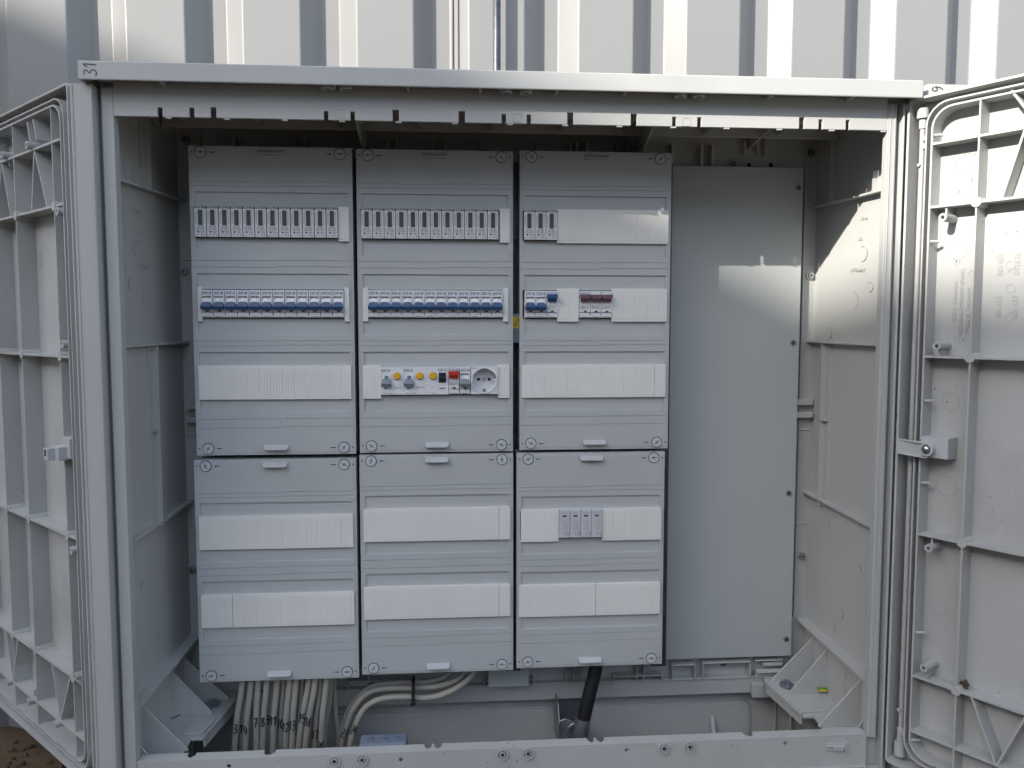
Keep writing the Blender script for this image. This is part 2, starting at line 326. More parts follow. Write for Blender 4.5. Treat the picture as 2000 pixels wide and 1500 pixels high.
# side walls (tapered), ribs
def sidewall(sg, xf, xb, vy, vy2):
    w = MB(); X = lambda y: xf+(xb-xf)*(y+.108)/(.108+YB)
    w.hexa([(xf, -.108, -.80), (xb, YB, -.80), (xb+sg*.004, YB, -.80), (xf+sg*.004, -.108, -.80), (xf, -.108, .325), (xb, YB, .325), (xb+sg*.004, YB, .325), (xf+sg*.004, -.108, .325)])
    def rib(z0, z1, p, th, ya=-.107, yb=YB):
        w.hexa([(X(ya)-sg*p, ya, z0-th), (X(yb)-sg*p, yb, z1-th), (X(yb), yb, z1-th), (X(ya), ya, z0-th), (X(ya)-sg*p, ya, z0), (X(yb)-sg*p, yb, z1), (X(yb), yb, z1), (X(ya), ya, z0)])
    rib(.201, .201, .013, .003); rib(-.027, -.025, .012, .003); rib(-.305, -.286, .011, .0035); rib(-.5415, -.5115, .018, .004)
    for (a, b, z0, z1) in ((vy, vy+.0025, .2015, .324), (vy2, vy2+.0025, -.302, -.028)): w.box(min(X(a), X(a)-sg*.011), max(X(a), X(a)-sg*.011), a, b, z0, z1)
    for (a, b, z0, z1) in ((vy-.012, vy, .2015, .324), (vy2-.012, vy2, -.302, -.028)): w.box(min(X(a), X(a)-sg*.0035), max(X(a)+sg*.002, X(a)-sg*.0035), a, b-.0002, z0, z1)
    w.box(min(X(vy2-.01), X(vy2)-sg*.009), max(X(vy2-.01), X(vy2)-sg*.009), vy2-.011, vy2-.001, -.158, -.156)
    for (y, z, r) in ((-.05, .06, .008), (-.03, .112, .012), (.055, -.01, .012), (.04, -.33, .008), (.0, -.47, .010), (-.045, -.38, .006), (.02, -.50, .008)):
        w.ring((X(y)-sg*.0004, y, z), (-sg, 0, 0), r, r-.0009, .0007)
    w.box(min(X(-.06), X(-.06)-sg*.009), max(X(-.06), X(-.06)-sg*.009), -.061, -.059, .2015, .232)
    for (st, y, z, sz) in (('31400 KVS N1', -.020, .166, .007), ('NG 1302', -.015, .135, .007), ('U41 1 BDUBJ24470/N01T', .000, .088, .0075)):
        w.text(st, (X(y)-sg*.0003, y, z), (0, sg*-1.0 if sg > 0 else 1.0, 0), (0, 0, 1), sz, ext=.0003)
    for k in range(12):
        t = k*math.pi/6; w.text(str(k+1), (X(-.01)-sg*.0004, -.01+.013*math.cos(t), .040+.013*math.sin(t)), (0, (-1 if sg > 0 else 1), 0), (0, 0, 1), .0045, ext=.0003)
    obj('side_wall', w, GRP, cab, bevel=.0008)
sidewall(1, .644, .6175, .045, .055); sidewall(-1, -.4665, -.438, -.005, -.002)
# outer skin
w = MB(); w.box(-.4775, -.4735, -.104, .13, -1.12, .334); w.box(.6505, .6545, -.104, .13, -1.12, .334); w.box(-.4735, .6505, .124, .13, -1.12, .334)
w.box(-.4735, .6505, -.112, .124, .3265, .3325); w.box(-.4735, -.4665, -.112, -.108, -.80, .3265); w.box(.6441, .6505, -.112, -.108, -.80, .3265); obj('outer_shell', w, GRP, cab)
# back wall with ribs
w = MB(); w.box(-.440, .6195, YB, YB+.004, -.645, .3265)
for u in (455, 575, 596, 700, 757, 775, 845, 868, 940, 1050, 1115, 1127, 1148, 1208, 1227, 1315, 1372, 1393):
    X = pt(u, 262, 1.32).x; w.box(X-.0022, X+.0022, YB-.016, YB, -.57, .300)
for u in (1455, 1480, 1495): X = pt(u, 290, 1.33).x; w.box(X-.0025, X+.0025, YB-.008, YB, .285, .318)
for xx in (-.400, .580):
    for z in (.105, -.180, -.345): w.box(xx-.036, xx+.036, YB-.0022, YB, z, z+.003)
for xx in (-.416, .5985):
    for z in (-.135, -.157): w.box(xx-.016, xx+.016, YB-.014, YB, z, z+.010)
w.box(.5935, .5965, YB-.006, YB, -.51, .31); w.box(-.403, -.400, YB-.006, YB, -.51, .31)
obj('back_wall', w, GRP, cab, bevel=.0008)
# ceiling
w = MB(); w.box(XL-.02, XR+.02, YF+.0045, YB, .3200, .3262)
w.box(-.438, .6190, .035, .0375, .300, .3198)
for x in (-.40, -.29, -.17, -.05, .06, .17, .27, .40, .52): w.box(x-.0015, x+.0015, YF+.006, .0345, .304, .3198)
for u in (703, 1262): X = pt(u, 250, 1.25).x; w.prism([(-.115, .3198), (.098, .3198), (.098, .268), (.085, .262)], 0, X-.0016, X+.0016)
for u in (1500, 300): X = pt(u, 250, 1.25).x; w.prism([(-.115, .3198), (.098, .3198), (.098, .295)], 0, X-.0016, X+.0016)
obj('ceiling', w, GRP, cab, bevel=.0006)
# sill rail: top with notches, front face with holes
zt = ZS; SXn = [pt(u, 1470, 1.12).x for u in (528, 838, 858, 1150, 1172, 1464)]
n_ = [(pt(516, 1478, 1.125).x, pt(538, 1478, 1.125).x), (pt(829, 1462, 1.125).x, pt(843, 1462, 1.125).x), (pt(848, 1462, 1.125).x, pt(863, 1462, 1.125).x), (pt(1147, 1449, 1.125).x, pt(1160, 1449, 1.125).x), (pt(1165, 1449, 1.125).x, pt(1180, 1449, 1.125).x), (pt(1452, 1437, 1.125).x, pt(1470, 1437, 1.125).x), (pt(372, 1482, 1.125).x-.004, pt(388, 1482, 1.125).x-.004)]
w = MB(); xs = [XL+.0008, XR-.0008]; ys = [YF+.0002, -.106, YF+.007, YF+.011]
for a, b in n_: xs += [a, b, a+.003, b-.003]
def sdep(x, y):
    for a, b in n_:
        if a < x < b and y > YF+.007 and not ((x < a+.003 or x > b-.003) and y < YF+.011): return None
    return zt
w.terrace(xs, ys, sdep, ax=2, back=zt-.003)
xs = [XL+.0008, XR-.0008]; zs = [-.79, zt-.0032]; holes = []
for u, v in ((447, 1497), (783, 1484), (1224, 1465), (1533, 1452)): c0 = pt(u, v, 1.11); holes.append((c0.x, c0.z, .0032))
for x, z, r in holes: xs += [x-r, x-r*.5, x+r*.5, x+r]; zs += [z-r, z-r*.5, z+r*.5, z+r]
def fdep(x, z):
    for hx, hz, r in holes:
        if abs(x-hx) < r and abs(z-hz) < r and (abs(x-hx) < r*.5 or abs(z-hz) < r*.5): return None
    return YF+.0002
w.terrace(xs, zs, fdep, back=YF+.004)
w.box(XL+.001, XR-.001, YF-.0035, YF, -.658, -.655)
ed_ = sorted([(min(a, b), max(a, b)) for a, b in n_]); cur = XL+.002
for a, b in ed_+[(XR-.002, XR)]:
    if a-.0005 > cur: w.prism([(-.106, zt-.0001), (-.106, zt-.009), (-.108, zt-.009), (-.108, zt-.0031)], 0, cur, a-.0005)
    cur = b+.0005
obj('sill', w, SILLM, cab, bevel=.0007)
for u, v in ((653, 1486), (707, 1483), (981, 1473), (1031, 1471), (1296, 1461), (1346, 1458)):
    w = MB(); c0 = pt(u, v, 1.11); w.ring((c0.x, YF-.0003, c0.z), (0, -1, 0), 0.0088, .0064, .0024); w.mi = 0
    w.cyl((c0.x, YF-.0002, c0.z), (c0.x, YF-.0030, c0.z), .0050, .0042); w.mi = 1; w.cyl((c0.x+.0002, YF-.0029, c0.z+.0006), (c0.x+.0002, YF-.0034, c0.z+.0006), .0026)
    obj('sill_boss', w, [GRPD, DARK], cab)
w = MB(); c0 = pt(1633, 1458, 1.11); w.box(c0.x-.016, c0.x+.012, YF-.0012, YF-.0002, c0.z-.006, c0.z+.006); w.box(c0.x-.006, c0.x+.010, YF-.005, YF-.0012, c0.z-.0045, c0.z+.0025); w.box(c0.x-.017, c0.x-.006, YF-.0035, YF-.0012, c0.z+.001, c0.z+.003); w.box(c0.x+.012, c0.x+.016, YF-.003, YF-.0002, c0.z-.009, c0.z+.008)
obj('sill_latch', w, GRPD, cab, bevel=.0005)
# plinth below sill and inner plinth
w = MB(); w.box(-.4735, .6505, -.114, -.109, -1.12, -.80); w.box(-.4735, -.4665, -.109, .12, -1.12, -.81); w.box(.644, .6505, -.109, .12, -1.12, -.81); w.box(XL-.03, XR+.03, YF+.005, YF+.007, -.80, -.66)
w.box(-.4665, .644, .116, .1235, -1.12, -.650)
w.box(-.4665, .644, -.109, .116, -1.12, -1.115)
obj('plinth', w, GRPD, cab)
w = MB()   # raised back panel of the plinth with rounded corner
xa, xb_, za, zb2, r = -.43, .5265, -.95, -.666, .016; pp = [(xa, za), (xb_, za)]
for i in range(7): t = i*math.pi/12; pp.append((xb_-r+r*math.cos(t), zb2-r+r*math.sin(t)))
pp.append((xa, zb2)); w.prism([(x, z) for x, z in pp], 1, .112, .116)
pp2 = [(x-.004 if x > 0 else x, z-.004) for x, z in pp]; w.prism(pp2, 1, .1108, .112)
w.box(.571, .5735, .110, .116, -.95, -.655); w.box(.600, .6025, .110, .116, -.95, -.655)
w.prism([(.110, -.76), (.110, -.690), (.104, -.694), (.094, -.715), (.090, -.76)], 0, pt(1392, 1415, 1.33).x, pt(1399, 1415, 1.33).x)
obj('plinth_back_panel', w, GRP, cab, bevel=.001)
# rear cable rail
w = MB(); w.box(-.437, .5575, .086, .100, -.6135, -.6105); w.box(-.437, .5575, .0885, .0995, -.6405, -.6137); w.box(-.437, .5575, .104, .116, -.650, -.6415)
def railbox(u0, u1, zt_, zb_=-.611, y0=.080):
    a = pt(u0, 1300, 1.325).x; b = pt(u1, 1300, 1.325).x
    w.box(a, b, y0, .0998, zt_-.002, zt_); w.box(a, a+.002, y0, .0998, zb_, zt_-.002); w.box(b-.002, b, y0, .0998, zb_, zt_-.002)
railbox(1310, 1356, -.583); railbox(1370, 1463, -.581); railbox(1196, 1292, -.600); railbox(945, 1042, -.601); railbox(680, 800, -.594)
for u in (1105, 1119, 1134, 1242, 1256, 720): X = pt(u, 1310, 1.325).x; w.box(X-.001, X+.001, .082, .0998, -.611, -.585)
w.box(-.437, .58, .090, .0995, -.5725, -.5700)
obj('rear_rail', w, GRP, cab, bevel=.0006)
w = MB(); a = pt(953, 1315, 1.3); b = pt(1033, 1315, 1.3); w.box(a.x, b.x, .062, .079, -.604, -.570); obj('rail_block', w, PANEL, cab, bevel=.001)
w = MB(); a = pt(1478, 1305, 1.315); b = pt(1532, 1305, 1.315)
w.box(a.x, b.x, .084, .0998, -.609, -.606); w.box(a.x-.001, b.x, .084, .0998, -.583, -.581); w.box(a.x+.014, b.x-.001, .084, .092, -.592, -.586); w.prism([(.086, -.597), (.078, -.600), (.078, -.602), (.086, -.600)], 0, a.x, b.x)
obj('rail_clip', w, GRP, cab, bevel=.0006)
# corner brackets with gussets
def bracket(sg):
    X = lambda x: x if sg > 0 else .1752-x
    w = MB()
    outer = [(.640, -.108), (.548, -.108), (.5255, .0755), (.545, .0985), (.6175, .0985)]
    # tray: flat plate with slanted inner edge and a rectangular cut
    inner = [(X(.560), -.108), (X(.5755), -.065), (X(.5755), -.030), (X(.5545), -.030), (X(.532), .060), (X(.540), .098), (X(.6172), .098), (X(.6425), -.108)]
    zz = ZS-.003
    w.prism([(a, b) for a, b in inner], 2, zz-.004, zz)
    w.hexa([(X(.5555), -.085, zz-.012), (X(.549), -.110, zz-.012), (X(.553), -.110, zz-.012), (X(.5595), -.085, zz-.012), (X(.5555), -.085, zz+.001), (X(.549), -.110, zz+.001), (X(.553), -.110, zz+.001), (X(.5595), -.085, zz+.001)])
    w.hexa([(X(.5545), -.030, zz-.014), (X(.532), .060, zz-.014), (X(.535), .062, zz-.014), (X(.5575), -.030, zz-.014), (X(.5545), -.030, zz+.005), (X(.532), .060, zz+.005), (X(.535), .062, zz+.005), (X(.5575), -.030, zz+.005)])
    w.prism([(X(.560), -.022), (X(.590), -.022), (X(.5885), .012), (X(.5505), .012)], 2, zz+.0005, zz+.0035)
    for (y, zt_, xi) in ((.070, -.535, .547), (.030, -.540, .561), (-.060, -.553, .570), (-.096, -.578, .600)):
        xo = .6175+(.644-.6175)*(YB-y)/.208
        w.prism([(X(xo), zz), (X(xo), zt_), (X(xo-.001), zt_), (X(xi), zz+.003), (X(xi), zz)], 1, y, y+.0025)
    w.box(min(X(.630), X(.642)), max(X(.630), X(.642)), -.020, -.0175, zz, -.555)
    w.box(min(X(.545), X(.516)), max(X(.545), X(.516)), .0765, .0865, -.643, -.620)
    def droop(bm):
        for v in bm.verts:
            if -.66 < v.co.z < -.59: v.co.z += (v.co.y-.09)*.13
    droop(w.bm); o = obj('corner_bracket', w, GRP, cab, bevel=.0006)
    for (x, y) in ((.5672, .0545), (.585, -.086)):
        w = MB(); w.cyl((X(x), y, zz+.0003), (X(x), y, zz+.003), .0125, .0122, 28); w.cyl((X(x), y, zz+.003), (X(x), y, zz+.0085), .0068, .0068, 6)
        droop(w.bm); obj('bolt', w, ZINC, o)
bracket(1); bracket(-1)
# interior wall screws
def screw_head(w, c, r, d=(0, -1, 0)):
    c = Vector(c); d = Vector(d); w.cyl(c, c+d*.0012, r*1.25, r*1.2, 24); w.cyl(c+d*.0012, c+d*.0045, r, r*.72, 24)
for (u, v, sg) in ((360, 530, 0), (376, 1114, 0), (1583, 538, 0), (1567, 1087, 0), (1433, 318, 0), (1413, 1294, 0), (363, 273, 0), (1585, 298, 0)):
    c0 = pt(u, v, 1.333); w = MB(); screw_head(w, (c0.x, YB-.0022, c0.z), .0055); w.mi = 1; w.cyl((c0.x, YB-.0066, c0.z), (c0.x, YB-.0072, c0.z), .0021, None, 6); obj('screw', w, [CHROME, DARK], cab, smooth=False)
for u in (1463, 1506): w = MB(); c0 = pt(u, 322, 1.335); w.cyl((c0.x, YB-.0003, c0.z), (c0.x, YB-.001, c0.z), .0032); w.box(c0.x-.0032, c0.x+.0032, YB-.001, YB-.0003, c0.z-.014, c0.z); obj('keyhole', w, DARK, cab)
# ------------------------------------------------------------ doors
ZT, ZB = .3155, -.6450
def door(name, O, D, verts, sg, pegs, bosses, diags, label, extra):
    N = Vector((D.y, -D.x, 0)) if sg > 0 else Vector((-D.y, D.x, 0))
    if N.dot(CP-O) < 0: N = -N
    M = Matrix(((D.x, N.x, 0, O.x), (D.y, N.y, 0, O.y), (0, 0, 1, 0), (0, 0, 0, 1)))
    w = MB(M); Wd = .545; h = .026
    w.box(0, Wd, -h-.004, -h, ZB+.004, ZT-.004)                      # sheet
    def path(P, wd, n0, n1):
        k = len(P)
        L = []
        for i in range(k):
            a = Vector(P[i-1]); b = Vector(P[i]); c = Vector(P[(i+1) % k]); t1 = (b-a).normalized(); t2 = (c-b).normalized(); q1 = Vector((-t1.y, t1.x)); q2 = Vector((-t2.y, t2.x)); q = (q1+q2).normalized(); f = wd/2/max(.4, q.dot(q1))
            L.append([w.v(b.x+q.x*f, n0, b.y+q.y*f), w.v(b.x-q.x*f, n0, b.y-q.y*f), w.v(b.x-q.x*f, n1, b.y-q.y*f), w.v(b.x+q.x*f, n1, b.y+q.y*f)])
        for i in range(k):
            A = L[i]; B = L[(i+1) % k]
            for m in range(4): w.face([A[m], A[(m+1) % 4], B[(m+1) % 4], B[m]])
    def rr(a0, a1, z0, z1, r):
        P_ = []
        for (cx_, cz_, t0) in ((a1-r, z1-r, 0), (a0+r, z1-r, 90), (a0+r, z0+r, 180), (a1-r, z0+r, 270)):
            for i in range(7): t = math.radians(t0+i*15); P_.append((cx_+r*math.cos(t), cz_+r*math.sin(t)))
        return P_
    path(rr(-.0045, Wd+.002, ZB, ZT, .006), .0032, -h-.004, .002)
    path(rr(.0195, Wd-.02, ZB+.014, ZT-.010, .030), .0022, -h-.002, -.001)
    path(rr(.0278, Wd-.028, ZB+.022, ZT-.018, .027), .0026, -h, 0)
    HZ = (.250, .164, -.0425, -.2955, -.5035, -.5860)
    for z in HZ: w.box(.0292, Wd-.0295, -h, -.0006, z-.0016, z+.0016)
    for a in verts: w.prism([(a-.0018, -h), (a-.0011, -.0009), (a+.0011, -.0009), (a+.0018, -h)], 2, ZB+.0235, ZT-.0195)
    def bar(a0, z0, a1, z1, wd=.0028, n0=-h, n1=-.0015):
        d = Vector((a1-a0, z1-z0)).normalized(); q = Vector((-d.y, d.x))*wd/2
        w.hexa([(a0+q.x, n0, z0+q.y), (a1+q.x, n0, z1+q.y), (a1-q.x, n0, z1-q.y), (a0-q.x, n0, z0-q.y), (a0+q.x, n1, z0+q.y), (a1+q.x, n1, z1+q.y), (a1-q.x, n1, z1-q.y), (a0-q.x, n1, z0-q.y)])
    for dd in diags: bar(*dd)
    for a in verts:
        for z in HZ[1:5]: w.cyl((a, -h, z), (a, 0.0004, z), .0070, .0066, 24)
    for a, z, s in bosses:
        w.cyl((a, -h, z), (a, -.016, z), .0062, .0056, 22); w.ring((a, -.016, z), (0, 1, 0), .0055, .0026, .022)
        w.box(a-.0012, a+.0012, -h, -.004, min(z+s*.005, z+s*.016), max(z+s*.005, z+s*.016))
    for z in pegs: w.cyl((.0288, -.003, z), (.0372, -.012, z), .0022, .0022, 10)
    for (a, z, r) in ((.060, .215+.005, .012), (.056, .105, .0135), (.055, .085-.19, .012), (.054, -.225, .014), (.05, -.40, .012), (.125, .05, .006), (.126, .012, .006), (.124, .080, .006), (.055, .0905, .005), (.060, -.020, .004), (.20, .1, .014), (.33, -.2, .014)): w.ring((a, -h-.0003, z), (0, 1, 0), r, r-.0007, .0009)
    for (a, z) in ((.055, .0905), (.068, -.018), (.055, .185), (.071, .199)): w.cyl((a, -h, z), (a, -h+.002, z), .0016, .0012, 10)
    extra(w, -h+.0003)
    leaf = obj(name, w, GRPD, cab, bevel=.0005, label=label)
    w = MB(M)     # rod, hinge cups
    w.cyl((.0085, -.013, ZB+.02), (.0085, -.013, ZT-.028), .0034, None, 18); w.cyl((.0085, -.012, ZT-.026), (.0085, -.012, ZT-.012), .0078, .0074, 24); w.cyl((.0085, -.013, ZT-.040), (.0085, -.013, ZT-.026), .0050, .0052, 20)
    w.cyl((.0085, -.012, ZB+.010), (.0085, -.012, ZB+.030), .0078, None, 24); w.cyl((.0085, -.013, ZB+.030), (.0085, -.013, ZB+.052), .0050, None, 20)
    for z in (ZT-.055, ZT-.066, ZB+.045): w.box(.0085, .0185, -.018, -.009, z-.002, z+.002); w.cyl((.0140, -.016, z-.004), (.0140, -.010, z+.004), .0028, None, 12)
    w.cyl((.0075, -.0095, ZT-.090), (.0075, -.006, ZT-.090), .0022, None, 12); w.cyl((.0075, -.0095, ZB+.080), (.0075, -.006, ZB+.080), .0028, None, 12)
    obj('lock_rod', w, GRP, leaf, bevel=.0004)
    zl = -.1705
    w = MB(M); w.hexa([(.0300, -h, zl-.0135), (.0665, -h, zl-.0145), (.0665, -h, zl+.0165), (.0300, -h, zl+.0165), (.0300, .003, zl-.0125), (.0650, -.001, zl-.0135), (.0650, -.001, zl+.0155), (.0300, .003, zl+.0155)])
    if sg > 0:
        w.hexa([(-.0030, .004, zl-.0125), (.034, .0045, zl-.0128), (.034, .0045, zl+.0085), (-.0030, .004, zl+.0095), (-.0030, .007, zl-.0125), (.034, .0075, zl-.0128), (.034, .0075, zl+.0085), (-.0030, .007, zl+.0095)])
        w.hexa([(-.002, .007, zl+.0075), (.042, .006, zl+.0055), (.042, .006, zl+.0075), (-.002, .007, zl+.0094), (-.002, .0075, zl+.0080), (.042, .0125, zl+.0060), (.042, .0125, zl+.0075), (-.002, .0075, zl+.0094)])
        w.hexa([(-.002, .007, zl-.0124), (.042, .006, zl-.0135), (.042, .006, zl-.0118), (-.002, .007, zl-.0110), (-.002, .0075, zl-.0124), (.042, .0125, zl-.0135), (.042, .0125, zl-.0120), (-.002, .0075, zl-.0112)])
        w.ring((.0405, .0028, zl-.001), (0, 1, 0), .0098, .0062, .008); w.mi = 1; w.cyl((.0405, .004, zl-.001), (.0405, .0135, zl-.001), .0062, .0048, 24); w.cyl((.0405, .0135, zl-.001), (.0405, .0150, zl-.001), .0048, .0025, 24); w.mi = 0
    else:
        w.box(.046, .0740, -.005, .012, zl-.016, zl+.003); w.box(.060, .0745, .012, .021, zl-.016, zl+.001)
        w.mi = 2; w.cyl((.067, .0212, zl-.003), (.067, .0220, zl-.003), .0022, None, 12); w.box(.066, .069, .0212, .0220, zl-.010, zl-.004); w.mi = 0
    obj('latch', w, [COV, CHROME, INK], leaf, bevel=.0007)
    return leaf, M
def letters_right(w, hh):
    def dtext(st, a, z, size): w.text(st, (a, hh, z), (0, 0, 1), (-1, 0, 0), size, 'CENTER', ext=.0005)
    dtext('GSAB Gmunden', .0555, .034, .0088); dtext('UP(G)1304K1D20N/DD16)X/ER2', .0645, .032, .0068); dtext('Made in Germany', .0730, .022, .0088)
    dtext('MITRAS', .0690, .190, .0100)
    for st, a, z in (('801485', .112, .082), ('801636', .132, .082), ('801635', .112, .026), ('801637', .132, .026)): dtext(st, a, z, .0100)
    for k in range(12):
        t = math.radians(k*30); w.text(str(k+1), (.063+.0135*math.sin(t+2.4), hh, .222+.0135*math.cos(t+2.4)), (.5, 0, .86), (-.86, 0, .5), .0055, ext=.0005)
    for (p0, p1) in (((.083, .062), (.083, .082)), ((.083, .082), (.070, .072)), ((.070, .072), (.083, .062))):
        d = Vector((p1[0]-p0[0], p1[1]-p0[1])).normalized(); q = Vector((-d.y, d.x))*.0005
        w.hexa([(p0[0]+q.x, hh-.0006, p0[1]+q.y), (p1[0]+q.x, hh-.0006, p1[1]+q.y), (p1[0]-q.x, hh-.0006, p1[1]-q.y), (p0[0]-q.x, hh-.0006, p0[1]-q.y), (p0[0]+q.x, hh+.0004, p0[1]+q.y), (p1[0]+q.x, hh+.0004, p1[1]+q.y), (p1[0]-q.x, hh+.0004, p1[1]-q.y), (p0[0]-q.x, hh+.0004, p0[1]-q.y)])
def letters_left(w, hh): w.text('MITRAS 802466', (.075, hh, -.40), (0, 0, -1), (-1, 0, 0), .012, ext=.0006)
RD = Vector((.54454947, -.83872873, 0)); OR = Vector((.64329, -.136, 0))
LD = Vector((-.7091561, .7050515, 0)); OLp = pt(157, 850, 1.113); OL = Vector((OLp.x, OLp.y, 0))
bossR = [(.049, .1477, 1), (.0475, -.0275, -1), (.047, -.311, 1), (.047, -.4845, -1)]
diR = [(.1251, .300, .158, .250), (.143, .250, .1188, .164), (.143, .250, .178, .164), (.1077, -.5035, .142, -.586), (.176, -.5035, .1435, -.586), (.30, .25, .27, .164), (.30, .25, .33, .164), (.27, -.5035, .30, -.586), (.33, -.5035, .30, -.586)]
leafR, MR = door('door', OR, RD, (.0886, .2380, .3870, .505), 1, (.262, .117, -.105, -.222, -.440, -.60), bossR, diR, 'right door swung open towards the viewer, upper part in sun', letters_right)
diL = [(.128, .250, .147, .164), (.128, .250, .088, .164), (.262, .250, .232, .164), (.262, .250, .292, .164), (.145, -.5035, .119, -.586), (.073, -.5035, .119, -.586), (.342, -.5035, .318, -.586), (.286, -.5035, .318, -.586), (.128, .292, .118, .262), (.150, .292, .142, .262)]
bossL = [(.0345, .154, 1), (.0345, -.0248, -1), (.033, -.311, 1), (.036, -.492, -1), (.134, .256, -1), (.2365, .256, -1), (.230, -.590, 1), (.120, -.590, 1), (.322, -.586, 1)]
leafL, ML = door('door', OL, LD, (.0610, .2090, .3070, .44), -1, (.20, -.42), bossL, diL, 'left door swung far back, in shade, seen edge on', letters_left)
# ------------------------------------------------------------ neighbour cabinet on the right
nb = empty('distribution_cabinet', (1.2, 0, -.84), 'neighbouring closed grey cabinet marked 29, behind the open right door', 'cabinet')
w = MB(); y0 = -.141; w.box(.6608, 1.78, y0, y0+.004, .313, .3365); w.prism([(y0+.004, .3365), (y0+.004, .3325), (.15, .3525), (.15, .3585)], 0, .6608, 1.78); w.box(.6608, .6648, y0+.004, .148, .313, .3355); w.box(1.776, 1.78, y0+.004, .148, .313, .3355); obj('roof_cap', w, GRP, nb, bevel=.0015, seg=2)
w = MB(); w.box(.669, 1.77, -.10, .13, -1.12, .3345); obj('body', w, GRP, nb, bevel=.002)
w = MB(); w.box(.69, 1.215, -.118, -.1005, -.62, .300); w.box(1.225, 1.75, -.118, -.1005, -.62, .300); obj('door', w, GRP, nb, bevel=.002)
w = MB(); c0 = pt(1831, 181, 1.095); handwrite(w, '29', .0155, .0014, lambda p: (c0.x-p.y, y0-.0003, c0.z+p.x)); obj('marker_number', w, INK, nb, label='number 29 handwritten sideways')
# ------------------------------------------------------------ mounting frame behind the covers
w = MB()
for x in (-.147, .0975, .345): w.box(x-.012, x+.012, .060, .075, -.575, .262); w.box(x-.006, x+.006, .075, .0995, -.56, .25)
for x in (-.385,): w.box(x-.004, x+.008, .060, .075, -.575, .262); w.box(x-.004, x+.004, .075, .0995, -.56, .25)
for z in (.155, .033, -.084, -.315, -.438): w.box(-.381, .333, .052, .0595, z-.017, z+.017)
mf = obj('device_rack', w, STEELD); prop(mf, 'dark steel mounting frame glimpsed in the gaps between the cover plates', 'rack')
# mounting plate on the right
mp = empty('mounting_plate', (.46, .082, -.574), 'tall plain grey sheet metal plate filling the right bay, half sunlit', 'mounting plate')
w = MB(); w.box(.335, .5852, .0816, .0832, -.5735, .2638); w.box(.34, .58, .0833, .0995, -.50, -.49); w.box(.34, .58, .0833, .0995, .19, .20); obj('plate', w, PANEL, mp, bevel=.0006)
for u, v in ((1559, 367), (1549, 669), (1540, 963), (1535, 1248)):
    c0 = pt(u, v, 1.3176); w = MB(); w.cyl((c0.x, .0815, c0.z), (c0.x, .0790, c0.z), .0052, .0042, 22); w.mi = 1; w.box(c0.x-.0028, c0.x+.0028, .0785, .0790, c0.z-.0005, c0.z+.0005); w.box(c0.x-.0005, c0.x+.0005, .0785, .0790, c0.z-.0028, c0.z+.0028); obj('screw', w, [CHROME, DARK], mp)
